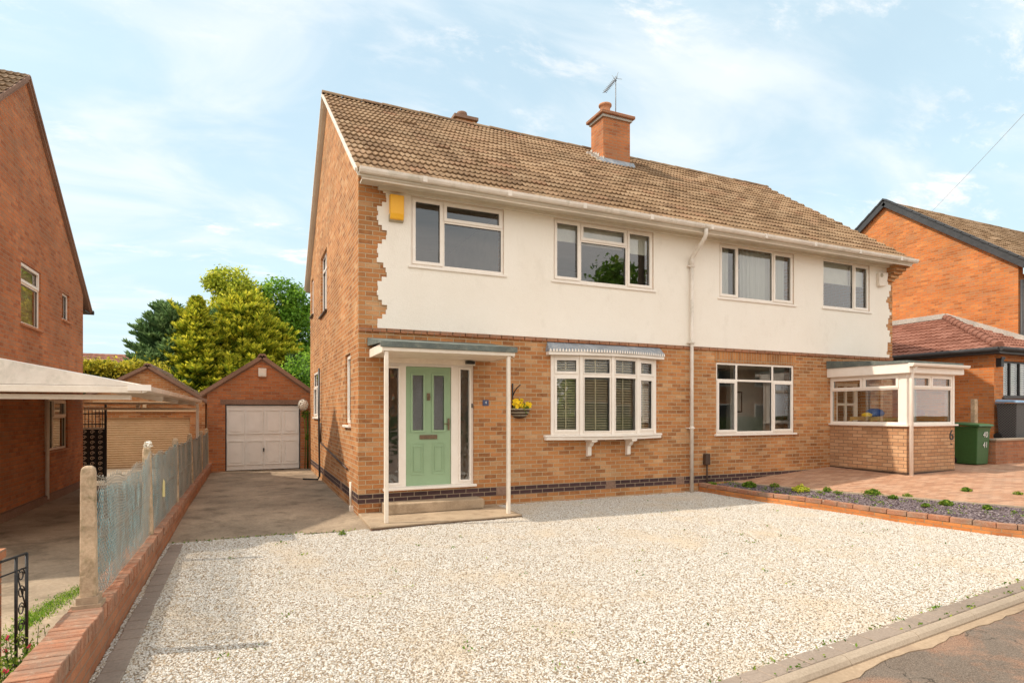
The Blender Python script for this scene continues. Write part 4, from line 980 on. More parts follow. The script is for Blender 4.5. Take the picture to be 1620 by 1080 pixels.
while y < 8.37:
    b0 = len(mb.f); mb.box(-2.725+rnd.uniform(-.006, .006), -2.510+rnd.uniform(-.007, .007), y, y+.0635, .121, .222+rnd.uniform(-.003, .004))
    for k in range(b0, len(mb.f)): mb.uv[k] = (i+.5, .5)
    y += .0765; i += 1
bevel(obj('coping', mb, M['coping'], lw), .005)
mb = MB(); mb.box(-2.712, -2.528, -6.89, 8.37, .122, .196); obj('mortar_bed', mb, M['verge'], lw)
fe = thing('chain_link_fence', (-2.62, 0, .22), 'sagging wire mesh fence on concrete posts lined with faded blue-green netting', 'fence')
py_ = [-4.42, -1.75, .92, 3.45, 5.9, 8.28]
for i, y in enumerate(py_):
    mb = MB(); zt = 1.22-.01*i; lean = rnd.uniform(-.015, .015)
    w0, w1_ = .049, .040
    b = len(mb.v)
    for (w_, z, l) in ((w0, .19, 0), (w0-.003, .5, lean*.4), (w1_, zt-.05, lean), (w1_*.93, zt-.02, lean), (w1_*.6, zt, lean)):
        for sx, sy in ((-1, -1), (1, -1), (1, 1), (-1, 1)): mb.v.append((-2.615+sx*w_+l+rnd.uniform(-.003, .003), y+sy*w_+rnd.uniform(-.003, .003), z))
    for k in range(4):
        for j in range(4): mb.face((b+k*4+j, b+k*4+(j+1) % 4, b+k*4+4+(j+1) % 4, b+k*4+4+j))
    mb.face((b+16, b+17, b+18, b+19))
    p = obj('post', mb, M['post'], fe); bevel(p, .010, 2)
mb = MB(); mb.box(-2.68, -2.55, -4.485, -4.35, .221, .30); mb.prism([(-2.70, -4.50), (-2.53, -4.50), (-2.53, -4.34), (-2.70, -4.34)], 'z', .2215, .25); obj('mortar_collar', mb, M['mortar'], fe)
g = G('galvanised_wire'); M['wire'] = g.done((.30, .27, .22), .6, .4); 
g = G('blue_netting'); v = g.coord('UV'); al_ = g.rng(g.noise(g.coord('UV', scale=(9, 1.2, 1)), 3, 6, .7, .3), .42, .58, .0, .95)
al2_ = g.math('MULTIPLY', al_, g.rng(g.noise(g.coord('UV', scale=(1, 1, 1)), 60, 3, .7), .38, .55, .15, 1)); g.L.new(al2_, g.b.inputs['Alpha'])
M['netting'] = g.done(g.mix(g.rng(g.noise(v, 3.5, 5, .7), .35, .65), (.06, .25, .31), (.26, .48, .52)), .6, .3)
M['netting'].blend_method = 'HASHED' if hasattr(M['netting'], 'blend_method') else None
for bi, (ya, yb) in enumerate(zip(py_, py_[1:])):
    ya += .05; yb -= .05; Lb = yb-ya
    mb = MB(); nt_mb = MB()
    def surf(y, t):     # y along the bay, t 0..1 height
        u = (y-ya)/Lb; sag = .07*math.sin(math.pi*u)*(1.3 if bi == 0 else .7)+.02*math.sin(u*17)
        z = .235+(0.90-sag-.02*bi)*t
        return Vector((-2.585+.018*noise.noise(Vector((y*2.2, t*1.5, bi)))+.010*math.sin(math.pi*t)*math.sin(u*9), y, z))
    pitch = .052; H = .9; n = int((Lb+H)/pitch)
    rad = .0021 if bi < 2 else .0022
    for sgn in (-1, 1):
        for k in range(n+1):
            o_ = k*pitch; pts = []
            for q in range(9):
                t = q/8; off = o_-t*H; yy = ya+off if sgn > 0 else yb-off
                if ya-.001 <= yy <= yb+.001: pts.append(surf(yy, t))
            if len(pts) >= 2:
                mb.tube(pts, rad, 3, caps=False)
    for t in (0.0, .5, 1.0): mb.tube([surf(ya+Lb*q/20, t)+Vector((.003, 0, .006)) for q in range(21)], .0035, 4)
    for k in range(int(Lb/.05)):                       # twisted wire ends along the top
        y = ya+k*.05; p = surf(y, 1.0); mb.tube([p, p+Vector((rnd.uniform(-.006, .006), rnd.uniform(-.01, .01), rnd.uniform(.02, .04)))], .0022, 3)
    o = obj('wire_mesh', mb, M['wire'], fe)
    if bi == 0: o['label'] = 'nearest mesh bay, sagging at the top'
    n = 130; m = 10; P = []
    for i in range(n+1):
        y = ya+Lb*i/n; P.append([nt_mb.vert(surf(y, t*.98/m*(1 if bi else .93))+Vector((-.03-.022*math.sin(i*.5+1.5*math.sin(i*.13+t*.25))-.012*noise.noise(Vector((y*8, t*.6, 5))), 0, 0))) for t in range(m+1)])
    for i in range(n):
        for t in range(m): nt_mb.face((P[i][t], P[i+1][t], P[i+1][t+1], P[i][t+1]), uv=[((ya+Lb*(i+a)/n), (t+b)/m) for a, b in ((0, 0), (1, 0), (1, 1), (0, 1))], smooth=True)
    obj('netting', nt_mb, M['netting'], fe)
mb = MB(); mb.prism([(-1.02, .55), (-.78, .52), (-.80, .72), (-.93, .76), (-1.0, .70)], 'x', -2.562, -2.56); tag(obj('faded_card', mb, M['card'], at=(-2.56, -.9, .55)), 'scrap of pale yellow card caught on the wire mesh fence', 'card')
# dry flower head tied on second post
mb = MB()
for _ in range(60):
    leafquads(mb, (-2.615, -1.75, 1.235), 1, .045, .024, rnd)
tag(obj('seed_head', mb, M['blind'], at=(-2.615, -1.75, 1.2)), 'dry white seed head on top of the second concrete post', 'dried flower')

# ------------------------------------------------------------------ left-hand neighbour's house
def slope_roof(root, x0, x1, ye, ze, yr, zr_, zb, mat, **k):
    mb = MB(); tiles(mb, x0, x1, ye, ze, yr, zr_, **k); tiles(mb, x0, x1, 2*yr-ye, zb, yr, zr_, **k); r = obj('roof', mb, mat, root)
    mb = MB(); mb.prism([(ye+.02, ze-.03), (yr, zr_-.04), (2*yr-ye-.02, zb-.03), (2*yr-ye-.02, zb-.11), (yr, zr_-.13), (ye+.02, ze-.11)], 'x', x0+.01, x1-.01); obj('underlay', mb, M['verge'], r, fix=True)
    return r
nh = thing('neighbour_house', (-8.5, 4.1, -.22), 'red brick house on the left edge with its tall blank gable facing the drive', 'house')
XN = -5.35
hl = {'a': (3.86, 4.98, 3.22, 4.37), 'b': (6.42, 6.98, 3.66, 4.26), 'c': (5.22, 6.85, .80, 1.88)}
mb = MB(); mb.wall(-.15, 8.20, -.5, 4.35, list(hl.values()), 0, .26, TXp(XN))
obj('side_wall', mb, M['brick_red'], nh)
mb = MB(); mb.prism([(-.15, 4.35), (8.20, 4.35), (8.20, 4.5), (4.1, 7.72), (-.15, 4.5)], 'x', XN-.26, XN); obj('gable', mb, M['brick_red'], nh)
mb = MB(); mb.box(-13, XN-.261, -.15, .1, -.5, 4.5); mb.box(-13, XN-.261, 7.95, 8.20, -.5, 4.5); mb.box(-13, -12.7, .1, 7.95, -.5, 4.5); obj('outer_walls', mb, M['brick_red'], nh)
mb = MB(); mb.box(-9, -8.9, .1, 7.9, -.2, 4.3); mb.box(-12.6, XN-.27, .1, 7.9, 2.1, 2.3); mb.box(-12.6, XN-.27, .1, 7.9, 4.36, 4.42); obj('partition_walls', mb, M['plaster'], nh)
slope_roof(nh, -13.1, XN+.06, -.6, 4.30, 4.1, 7.84, 4.22, M['tile_dull'], n=3, seed=9)
mb = MB()
for (ya, za, yb, zb) in ((-.6, 4.30, 4.1, 7.84), (4.1, 7.84, 8.8, 4.22)): mb.beam((XN+.05, ya, za-.03), (XN+.05, yb, zb-.03), .05, .06)
obj('verge', mb, M['verge'], nh)
mb = MB(); mb.tube([(-13, 8.82, 4.17), (XN+.10, 8.82, 4.17)], .055, 8); mb.box(-13, XN+.04, 8.2, 8.78, 4.12, 4.15); obj('gutter', mb, M['iron'], nh)
wn = hl['a']; window(nh, TXp(XN), *wn, [(wn[0], wn[1], wn[2], 3.98, 'f'), (wn[0], wn[1], 3.98, wn[3], 'c')], d=.04, sill_mat='terracotta', label='larger upper side window')
wn = hl['b']; window(nh, TXp(XN), *wn, [(*wn, 'f')], d=.04, sill_mat='terracotta', label='small upper side window')
wn = hl['c']; window(nh, TXp(XN), *wn, [(wn[0], 5.9, wn[2], wn[3], 'f'), (5.9, wn[1], 1.5, wn[3], 'c'), (5.9, wn[1], wn[2], 1.5, 'f')], d=.04, sill_mat='terracotta', label='lower side window under the carport')
mb = MB(); mb.box(XN-.14, XN-.13, 5.25, 6.8, .85, 1.85); obj('curtain', mb, M['blind'], nh)
mb = MB(); mb.box(XN-.14, XN-.13, 3.9, 4.95, 3.3, 4.33); obj('curtain', mb, M['blind'], nh)
mb = MB(); mb.tube([(XN+.05, 5.18, 1.95), (XN+.05, 5.18, -.15)], .035, 8); obj('downpipe', mb, M['painted'], nh)
mb = MB(); mb.box(XN+.001, XN+.06, -.15, 8.2, -.3, -.08); obj('plinth', mb, M['verge'], nh)

# carport: lean-to from the neighbour's wall, white gable board towards the street
cp = thing('carport', (-4.1, 3.8, 1.9), 'low white lean-to carport with a sloping boarded end beside the red gable', 'carport')
mb = MB(); sl = .20; zf = lambda x: 1.955+(-2.90-x)*sl
mb.prism([(-2.88, 1.93), (-6.6, 1.93), (-6.6, zf(-6.6)), (-2.9, 1.955)], 'y', -.86, -.835); obj('gable_board', mb, M['gutter'], cp, fix=True)
mb = MB(); mb.box(-6.6, -2.80, -.875, -.82, 1.84, 1.925); bevel(obj('front_beam', mb, M['painted'], cp), .008)
mb = MB(); mb.box(-6.5, -2.95, -.70, -.62, 1.76, 1.82); obj('rafter', mb, M['painted'], cp)
for y in (1.6, 3.8, 6.0, 7.9):
    mb = MB(); mb.beam((-5.34, y, 2.30), (-2.86, y, 1.82), .05, .10); obj('rafter', mb, M['painted'], cp)
mb = MB()
n = 60
for i in range(n):                                       # corrugated sheets
    y0, y1 = -.83+i*9.0/n, -.83+(i+1)*9.0/n; h0, h1 = .015*(i % 2), .015*((i+1) % 2)
    mb.poly([(-5.34, y0, zf(-5.34)+h0), (-2.82, y0, zf(-2.82)+h0), (-2.82, y1, zf(-2.82)+h1), (-5.34, y1, zf(-5.34)+h1)])
obj('roof_sheets', mb, M['painted'], cp)
mb = MB(); mb.prism([(-2.80, 1.84), (-2.76, 1.85), (-2.73, 1.87), (-2.72, 1.93), (-2.80, 1.93)], 'y', -.88, 8.2); bevel(obj('gutter', mb, M['gutter'], cp, fix=True), .004)
mb = MB(); mb.box(-2.95, -2.70, -.90, -.876, 1.87, 1.945); obj('end_cap', mb, M['upvc'], cp)
for y in (8.0,):
    mb = MB(); mb.box(-2.86, -2.79, y, y+.07, -.25, 1.83); obj('post', mb, M['painted'], cp)
mb = MB(); mb.box(-5.3, -2.87, 8.0, 8.06, 1.66, 1.72); mb.box(-5.3, -2.87, 8.0, 8.06, 1.80, 1.85)
mb.box(-4.2, -4.12, 8.0, 8.06, 1.721, 1.799); obj('rear_frame', mb, M['painted'], cp)
# wrought-iron garden gate beside the neighbour's house
ng_ = thing('side_gate', (-5.3, 8.6, -.2), 'black ornamental iron gate between the red house and the shuttered garage', 'gate')
g1 = MB(); g1.box(-5.55, -5.50, 8.58, 8.62, -.2, 1.78); g1.box(-4.98, -4.93, 8.58, 8.62, -.2, 1.85)
for z in (-.1, 1.18, 1.28, 1.55): g1.box(-5.5, -4.98, 8.59, 8.61, z, z+.03)
for i in range(7): x = -5.47+i*.075; g1.tube([(x, 8.6, -.1), (x, 8.6, 1.70), (x, 8.6, 1.76)], [.010, .010, .002], 5)
obj('frame', g1, M['iron'], ng_)
g2 = MB()
for j in range(9):
    for i in range(3):
        cx_, cz_ = -5.41+i*.17, .02+j*.135
        g2.tube([(cx_+.05*math.cos(t)*(1-t/11), 8.585, cz_+.05*math.sin(t)*(1-t/11)) for t in [k*.7 for k in range(12)]], .007, 4)
obj('scrollwork', g2, M['painted'], ng_)
g3 = MB(); g3.box(-5.5, -4.98, 8.64, 8.65, -.15, 1.2); obj('back_panel', g3, M['black'], ng_)
g4 = MB(); g4.box(-5.5, -4.98, 8.57, 8.584, 1.17, 1.20); obj('white_rail', g4, M['painted'], ng_)

# ------------------------------------------------------------------ garages
def garage(root, xl, xr, xa, yf, depth, z0, ze_l, za, door, mat, rmat, verge, lint=.14):
    ze_r = ze_l
    mb = MB(); mb.wall(xl+.1, xr-.1, z0-.4, ze_l, [(door[0], door[1], z0-.4, door[2])], 0, .22, TY(yf)); obj('front_wall', mb, mat, root)
    mb = MB(); mb.prism([(xl+.1, ze_l+.001), (xr-.1, ze_l+.001), (xa, za-.10)], 'y', yf, yf+.22); obj('gable', mb, mat, root)
    mb = MB(); mb.box(xl+.1, xl+.3, yf+.221, yf+depth, z0-.4, ze_l); mb.box(xr-.3, xr-.1, yf+.221, yf+depth, z0-.4, ze_l); mb.box(xl+.301, xr-.301, yf+depth-.2, yf+depth, z0-.4, ze_l); obj('outer_walls', mb, mat, root)
    mb = MB()
    P = lambda x, y, z: (y, x, z)
    for (xe, s_) in ((xl-.05, 1), (xr+.05, -1)):
        k = 1 if s_ == 1 else 0
        t = MB(); tiles(t, yf-.06, yf+depth, xe, ze_l-.02, xa, za, P=P, n=3, seed=5)
        off = len(mb.v); mb.v += t.v
        for i, f in enumerate(t.f): mb.face([q+off for q in f[::-1]], uv=t.uv[i])
    r = obj('roof', mb, rmat, root)
    mb = MB(); mb.prism([(xl-.03, ze_l-.06), (xa, za-.05), (xr+.03, ze_l-.06), (xr+.03, ze_l-.12), (xa, za-.12), (xl-.03, ze_l-.12)], 'y', yf-.02, yf+depth-.02); obj('underlay', mb, M['verge'], r, fix=True)
    mb = MB(); mb.beam((xl-.06, yf-.05, ze_l-.04), (xa, yf-.05, za-.01), .10, .10, up=(0, 0, 1)); mb.beam((xr+.06, yf-.05, ze_l-.04), (xa, yf-.05, za-.01), .10, .10); obj('verge', mb, verge, r)
    mb = MB(); mb.prism([(xa-.13, za-.03), (xa+.13, za-.03), (xa+.08, za+.07), (xa-.08, za+.07)], 'y', yf-.1, yf+depth); obj('ridge_tiles', mb, verge, r, fix=True)
gr = thing('garage', (-1.25, 8.4, 0), 'small brick garage with a white panelled up-and-over door at the end of the drive', 'garage')
garage(gr, -2.72, .18, -1.25, 8.4, 5.5, 0, 2.12, 3.16, (-2.18, -.24, 1.82), M['brick_red'], M['tile_dull'], M['verge'])
mb = MB(); mb.box(-2.3, -.12, 8.388, 8.399, 1.821, 1.95); obj('lintel', mb, M['verge'], gr)
mb = MB(); mb.box(-2.17, -.25, 8.46, 8.49, .0, 1.815)
for i in range(4):
    for j in range(2):
        x0, z0_ = -2.13+i*.475, .14+j*.86; w, h = .42, .68
        mb.wall(x0, x0+w, z0_, z0_+h, [(x0+.03, x0+w-.03, z0_+.03, z0_+h-.03)], -.026, 0, TY(8.46)); mb.wall(x0+.07, x0+w-.07, z0_+.07, z0_+h-.07, [], -.024, 0, TY(8.4599))
for i in range(3): mb.box(-1.70+i*.475, -1.69+i*.475, 8.452, 8.4601, .05, 1.80)
gd = obj('garage_door', mb, M['garage_white'], gr); bevel(gd, .004)
mb = MB(); mb.wall(-2.18, -.24, .0, 1.82, [(-2.15, -.27, .0, 1.79)], 0, .03, TY(8.43)); obj('frame', mb, M['black'], gd)
mb = MB(); mb.tube([(-1.21, 8.445, .58), (-1.21, 8.41, .58)], .02, 8); mb.box(-1.225, -1.195, 8.40, 8.412, .50, .60); obj('handle', mb, M['iron'], gd)
mb = MB(); mb.box(-1.35, -1.14, 8.30, 8.399, 2.59, 2.83); bevel(obj('security_light', mb, M['painted'], gr), .01)
mb = MB(); mb.box(-1.34, -1.15, 8.285, 8.2995, 2.61, 2.70); obj('lamp', mb, M['blind'], gr)
gl_ = thing('shuttered_garage', (-4.6, 13, -.4), 'brick garage with a cream roller shutter standing behind the carport', 'garage')
garage(gl_, -6.6, -2.85, -4.62, 13.0, 6, -.4, 1.95, 3.13, (-5.93, -3.41, 1.42), M['brick'], M['tile_dull'], M['verge'])
mb = MB(); z = -.35; 
while z < 1.41: mb.prism([(13.10, z), (13.075, z+.03), (13.075, z+.055), (13.10, z+.074), (13.12, z+.074), (13.12, z)], 'x', -5.92, -3.42); z += .075
obj('roller_shutter', mb, M['cream'], gl_, fix=True)
mb = MB(); mb.box(-6.1, -3.2, 12.90, 12.999, 1.62, 1.70); mb.box(-6.1, -3.2, 12.90, 12.999, 1.92, 1.96); mb.box(-4.75, -4.65, 12.90, 12.999, 1.701, 1.919); obj('shutter_housing', mb, M['cream'], gl_)
# climbing flower ball on a green stake
fb = thing('hydrangea_plant', (-.12, 8.15, 0), 'tall staked plant with one round white flower head beside the white garage door', 'plant')
mb = MB(); 
for _ in range(320):
    d = Vector((rnd.gauss(0, 1), rnd.gauss(0, 1), rnd.gauss(0, 1))).normalized(); p = Vector((-.19, 8.1, 1.81))+Vector((d.x*.135, d.y*.13, d.z*.16)); a = d.cross(Vector((rnd.gauss(0, 1), rnd.gauss(0, 1), rnd.gauss(0, 1)))).normalized(); b = d.cross(a)
    mb.poly([p-a*.022, p-b*.022+d*.006, p+a*.022, p+b*.022+d*.006], (rnd.random(), rnd.random()))
obj('flower_head', mb, M['blind'], fb)
mb = MB(); mb.tube([(-.06, 8.15, 0), (-.06, 8.15, 1.6)], .025, 6); mb.tube([(-.14, 8.13, 0), (-.12, 8.13, .9), (-.16, 8.1, 1.68)], .012, 5); obj('stem', mb, M['leaf_weed'], fb)
mb = MB(); leafquads(mb, (-.12, 8.12, 1.55), 70, .12, .05, rnd); leafquads(mb, (-.08, 8.15, .9), 60, .08, .05, rnd, 5); obj('leaves', mb, M['leaf_weed'], fb)

# ------------------------------------------------------------------ planter wall
pw = thing('planter_wall', (7.2, -2.5, 0), 'knee-low orange brick retaining wall curving between the gravel and the slate bed', 'wall')
out_ = [(6.86, -.005), (7.02, -1.42), (7.37, -2.46), (7.52, -3.48), (7.92, -4.76), (8.66, -5.92)]
def along(P):
    r = []
    for (x0, y0), (x1, y1) in zip(P, P[1:]):
        n = max(1, int(math.hypot(x1-x0, y1-y0)/.225))
        for k in range(n): r.append((x0+(x1-x0)*k/n, y0+(y1-y0)*k/n, x1-x0, y1-y0))
    return r
segs = along(out_)
mb = MB(); low = MB(); run = 0
for i, (x, y, dx, dy) in enumerate(segs):
    if i+1 < len(segs): x2, y2 = segs[i+1][:2]
    else: x2, y2 = out_[-1]
    l = math.hypot(x2-x, y2-y); ux, uy = (x2-x)/l, (y2-y)/l; nx_, ny_ = -uy, ux
    if nx_ < 0: nx_, ny_ = -nx_, -ny_
    c = Vector(((x+x2)/2+nx_*.052, (y+y2)/2+ny_*.052, .117+.019*(y+y2)/2+rnd.uniform(-.004, .004)))
    w = l/2-.005; b0 = len(mb.f)
    mb.obox(c+Vector((nx_*.003, ny_*.003, 0)), (ux*w, uy*w, 0), (nx_*.055, ny_*.055, 0), (0, 0, .036))
    for k in range(b0, len(mb.f)): mb.uv[k] = (i+.5, 3.5)
    b0 = len(low.v); z1 = .148
    for (px, py) in ((x, y), (x2, y2), (x2+nx_*.1, y2+ny_*.1), (x+nx_*.1, y+ny_*.1)):
        for z in (-.35, .077+.019*py): low.v.append((px, py, z))
    low.face((b0, b0+2, b0+3, b0+1), uv=[(run, -.35), (run+l, -.35), (run+l, z1), (run, z1)]); low.face((b0+1, b0+3, b0+5, b0+7), uv=(run, 0)); low.face((b0+4, b0+6, b0+7, b0+5), uv=(run, 0))
    run += l
obj('brick_courses', low, M['brick_plant'], pw)
bevel(obj('coping', mb, M['coping'], pw), .005)

# ------------------------------------------------------------------ right-hand house and its hipped annex
rh = thing('corner_house', (22, 4, 0), 'bright orange brick house at the right with dark bargeboards on its gable', 'house')
XR = 18.6
mb = MB(); mb.prism([(0.0, 0), (8, 0), (8, 5.95), (3.85, 8.78), (0.0, 5.95)], 'x', XR, XR+.25); obj('gable_wall', mb, M['brick_bright'], rh)
mb = MB(); mb.wall(XR+.25, 27, 0, 5.6, [(20, 22.2, 3.9, 5.1), (20, 22.2, 1.2, 2.6)], 0, .25, TY(0.0)); mb.box(XR+.25, 27, 7.75, 8, 0, 5.6); mb.box(26.75, 27, .25, 7.75, 0, 5.6); obj('outer_walls', mb, M['brick_bright'], rh)
mb = MB(); mb.wall(XR+.3, 27, 2.95, 5.5, [(20, 22.2, 3.9, 5.1)], -.02, -.001, TY(0.0)); obj('render_panel', mb, M['render'], rh)
window(rh, TY(0), 20, 22.2, 3.9, 5.1, [(20, 21.1, 3.9, 5.1, 'c'), (21.1, 22.2, 3.9, 5.1, 'c')], d=.02); window(rh, TY(0), 20, 22.2, 1.2, 2.6, [(20, 21.1, 1.2, 2.6, 'c'), (21.1, 22.2, 1.2, 2.6, 'c')], d=.02)
slope_roof(rh, XR-.08, 27.1, -.5, 5.66, 3.85, 8.92, 5.66, M['tile_dull'], n=3, seed=12)
for (ya, za, yb, zb) in ((-.55, 5.60, 3.85, 8.90), (3.85, 8.90, 8.25, 5.60)):
    mb = MB(); mb.beam((XR-.09, ya, za-.03), (XR-.09, yb, zb-.03), .07, .24); n = 18
    for i in range(n):
        p = Vector((XR-.08, ya, za)).lerp(Vector((XR-.08, yb, zb)), i/n); q = Vector((XR-.08, ya, za)).lerp(Vector((XR-.08, yb, zb)), (i+.96)/n); mb.beam(p+Vector((0, 0, .09)), q+Vector((0, 0, .075)), .14, .05)
    obj('bargeboard', mb, M['annex_frame'], rh)
mb = MB(); mb.tube([(XR+.05, -.07, 5.4), (XR+.05, -.07, 1)], .045, 8); obj('downpipe', mb, M['annex_frame'], rh)
an = thing('side_annex', (17, 1, .8), 'orange brick lean-to with red tiled hipped roof and dark shuttered window', 'annex')
XA, YA = 16.0, -.70
mb = MB(); mb.box(XA, XA+.24, YA, 6, .3, 3.22); mb.wall(XA+.241, 22, .3, 3.22, [(16.41, 18.2, 2.0, 2.95)], 0, .24, TY(YA)); obj('wall', mb, M['brick_bright'], an)
window(an, TY(YA), 16.41, 18.2, 2.0, 2.95, [(16.41+.45*i, 16.41+.45*(i+1), 2.0, 2.95, 'f') for i in range(3)]+[(17.76, 18.2, 2.0, 2.95, 'f')], d=.06, mat='annex_frame', sill_mat='annex_frame')
mb = MB()
for i in range(4):
    z = 2.05
    while z < 2.92: mb.obox((16.64+i*.45, YA+.16, z), (.19, 0, 0), (0, .02, .024), (0, 0, .003)); z += .06
obj('shutters', mb, M['blind'], an)
mb = MB(); k_ = .46; xe, yf_, zb_ = XA-.28, YA-.25, 3.24
xr2, zr2 = XR, zb_+k_*(XR-xe); yr2 = yf_+(XR-xe)
hip = lambda x, y: (x-xe) < (y-yf_)   # side slope keeps the cells behind the hip line
t = MB(); tiles(t, yf_-.3, 6.3, xe, zb_, XR, zr2, P=lambda x, y, z: (y, x, z), n=4, roll=.15, amp=.02, keep=lambda x, y: (y-xe) < (x-yf_)+.08, seed=2)
off = len(mb.v); mb.v += t.v
for i, f in enumerate(t.f): mb.face([q+off for q in f[::-1]], uv=t.uv[i])
t = MB(); tiles(t, xe-.2, 22, yf_, zb_, yr2, zr2, n=4, roll=.15, amp=.02, keep=lambda x, y: (y-yf_) < (x-xe)+.08, seed=3)
off = len(mb.v); mb.v += t.v
for i, f in enumerate(t.f): mb.face([q+off for q in f], uv=t.uv[i])
ar = obj('roof', mb, M['tile_red'], an)
mb = MB(); n = 13
for i in range(n):
    p = Vector((xe, yf_, zb_+.05)).lerp(Vector((XR-.02, yr2-.02, zr2+.05)), i/n); q = Vector((xe, yf_, zb_+.05)).lerp(Vector((XR-.02, yr2-.02, zr2+.05)), (i+1.08)/n)
    mb.tube([p+Vector((0, 0, .0)), q+Vector((0, 0, -.02))], [.11, .10], 8)
obj('hip_tiles', mb, M['tile_red'], ar)
mb = MB(); mb.beam((XR-.02, yr2, zr2+.09), (XR-.02, 6.2, zr2+.09), .05, .16); mb.beam((XR-.02, yr2, zr2+.09), (XR-.02, yf_+.6, zb_+.36), .05, .16); obj('flashing', mb, M['white_lead'], ar)
mb = MB(); mb.box(xe+.02, XA-.001, yf_, 6.2, 3.10, 3.20); mb.box(XA, 22, yf_+.02, YA-.001, 3.10, 3.20); mb.tube([(xe-.03, yf_, 3.21), (xe-.03, 6.2, 3.21)], .055, 8); mb.tube([(xe, yf_-.04, 3.21), (22, yf_-.04, 3.21)], .055, 8); obj('eaves_gutter', mb, M['annex_frame'], an)
mb = MB(); mb.box(16.08, 16.20, YA-.12, YA-.001, 2.78, 3.0); mb.box(16.06, 16.22, YA-.14, YA-.121, 2.96, 3.03); obj('wall_lamp', mb, M['iron'], an)
# terrace wall in front of the annex, terrace, concrete post
tw = MB(); tw.box(14.36, 20, -1.55, -1.33, .1, .93); twt = thing('terrace_wall', (16, -1.45, .3), 'low red-brown brick wall with a pale slab top behind the green bin', 'wall'); obj('brickwork', tw, M['brick_low'], twt)
tw = MB(); tw.box(14.33, 20, -1.58, -1.30, .931, .975); obj('coping', tw, M['kerb'], twt)
mb = MB(); mb.box(14.37, 22, -1.329, -.705, .1, .90); mb.box(14.37, XA-.001, -.704, 7, .1, .90); tag(obj('terrace', mb, M['concrete']), kind='structure')
cpx = (14.45, -.95)
mb = MB(); mb.box(14.55, 14.68, -1.02, -.92, .9, 1.92); bevel(tag(obj('concrete_post', mb, M['post'], at=(14.6, -.97, .9)), 'short square concrete post standing between the green bin and the orange wall', 'post'), .01)

# ------------------------------------------------------------------ wheelie bins
def bin_(name, x, y, z, w, d, h, body, lid, label, cat='bin', rot=0):
    t = thing(name, (x, y, z), label, cat)
    def P(px, py, pz):
        c_, s_ = math.cos(rot), math.sin(rot); return (x+px*c_-py*s_, y+px*s_+py*c_, z+pz)
    mb = MB(); b = 0
    lv = [(0.02, .86), (.10, .87), (h*.80, .97), (h*.88, 1.0), (h*.90, 1.06), (h*.93, 1.06)]
    for (pz, k) in lv:
        for sx, sy in ((-1, -1), (1, -1), (1, 1), (-1, 1)): mb.v.append(P(sx*w/2*k, sy*d/2*k, pz))
    mb.face((3, 2, 1, 0))
    for i in range(len(lv)-1):
        for j in range(4): mb.face((i*4+j, i*4+(j+1) % 4, i*4+4+(j+1) % 4, i*4+4+j))
    mb.face([(len(lv)-1)*4+j for j in range(4)])
    o = obj('body', mb, body, t); bevel(o, .018, 3)
    mb = MB(); b = 0
    for (pz, k, o_) in ((h*.932, 1.12, -.02), (h*.95, 1.14, -.02), (h*.985, 1.08, -.01), (h*1.0, .92, 0)):
        for sx, sy in ((-1, -1), (1, -1), (1, 1), (-1, 1)): mb.v.append(P(sx*w/2*k, sy*d/2*k+o_, pz+(.03 if sy > 0 else 0)))
    mb.face((3, 2, 1, 0))
    for i in range(3):
        for j in range(4): mb.face((i*4+j, i*4+(j+1) % 4, i*4+4+(j+1) % 4, i*4+4+j))
    mb.face((12, 13, 14, 15)); o = obj('lid', mb, lid, t); bevel(o, .015, 3)
    mb = MB(); mb.tube([P(-w*.35, d/2+.06, h*.93), P(w*.35, d/2+.06, h*.93)], .016, 8); mb.box(*[v for pr in zip(P(-w*.3, d/2, h*.90), P(w*.3, d/2+.06, h*.92)) for v in pr]); obj('handle', mb, lid, t)
    for sx in (-1, 1):
        mb = MB(); mb.tube([P(sx*w*.40, d/2-.02, .09), P(sx*w*.48, d/2-.02, .09)], .09, 16); obj('wheel', mb, M['black'], t)
    return t
bb = bin_('wheelie_bin', 13.98, -1.23, .375, .52, .56, .96, M['bingreen'], M['bingreen'], 'green wheelie bin numbered 40 and 41 in white beside the glazed porch')
text('40', .19, (14.03, -1.513, 1.08), (R(93.6), 0, 0), M['white_paint'], bb, 'painted_number', .001)
text('41', .19, (14.04, -1.503, .84), (R(92.5), 0, 0), M['white_paint'], bb, 'painted_number', .001)
bin_('wheelie_bin', 16.15, -1.03, .90, .56, .44, 1.0, M['greybin'], M['binlid'], 'grey wheelie bin with a faded blue lid standing on the terrace wall')

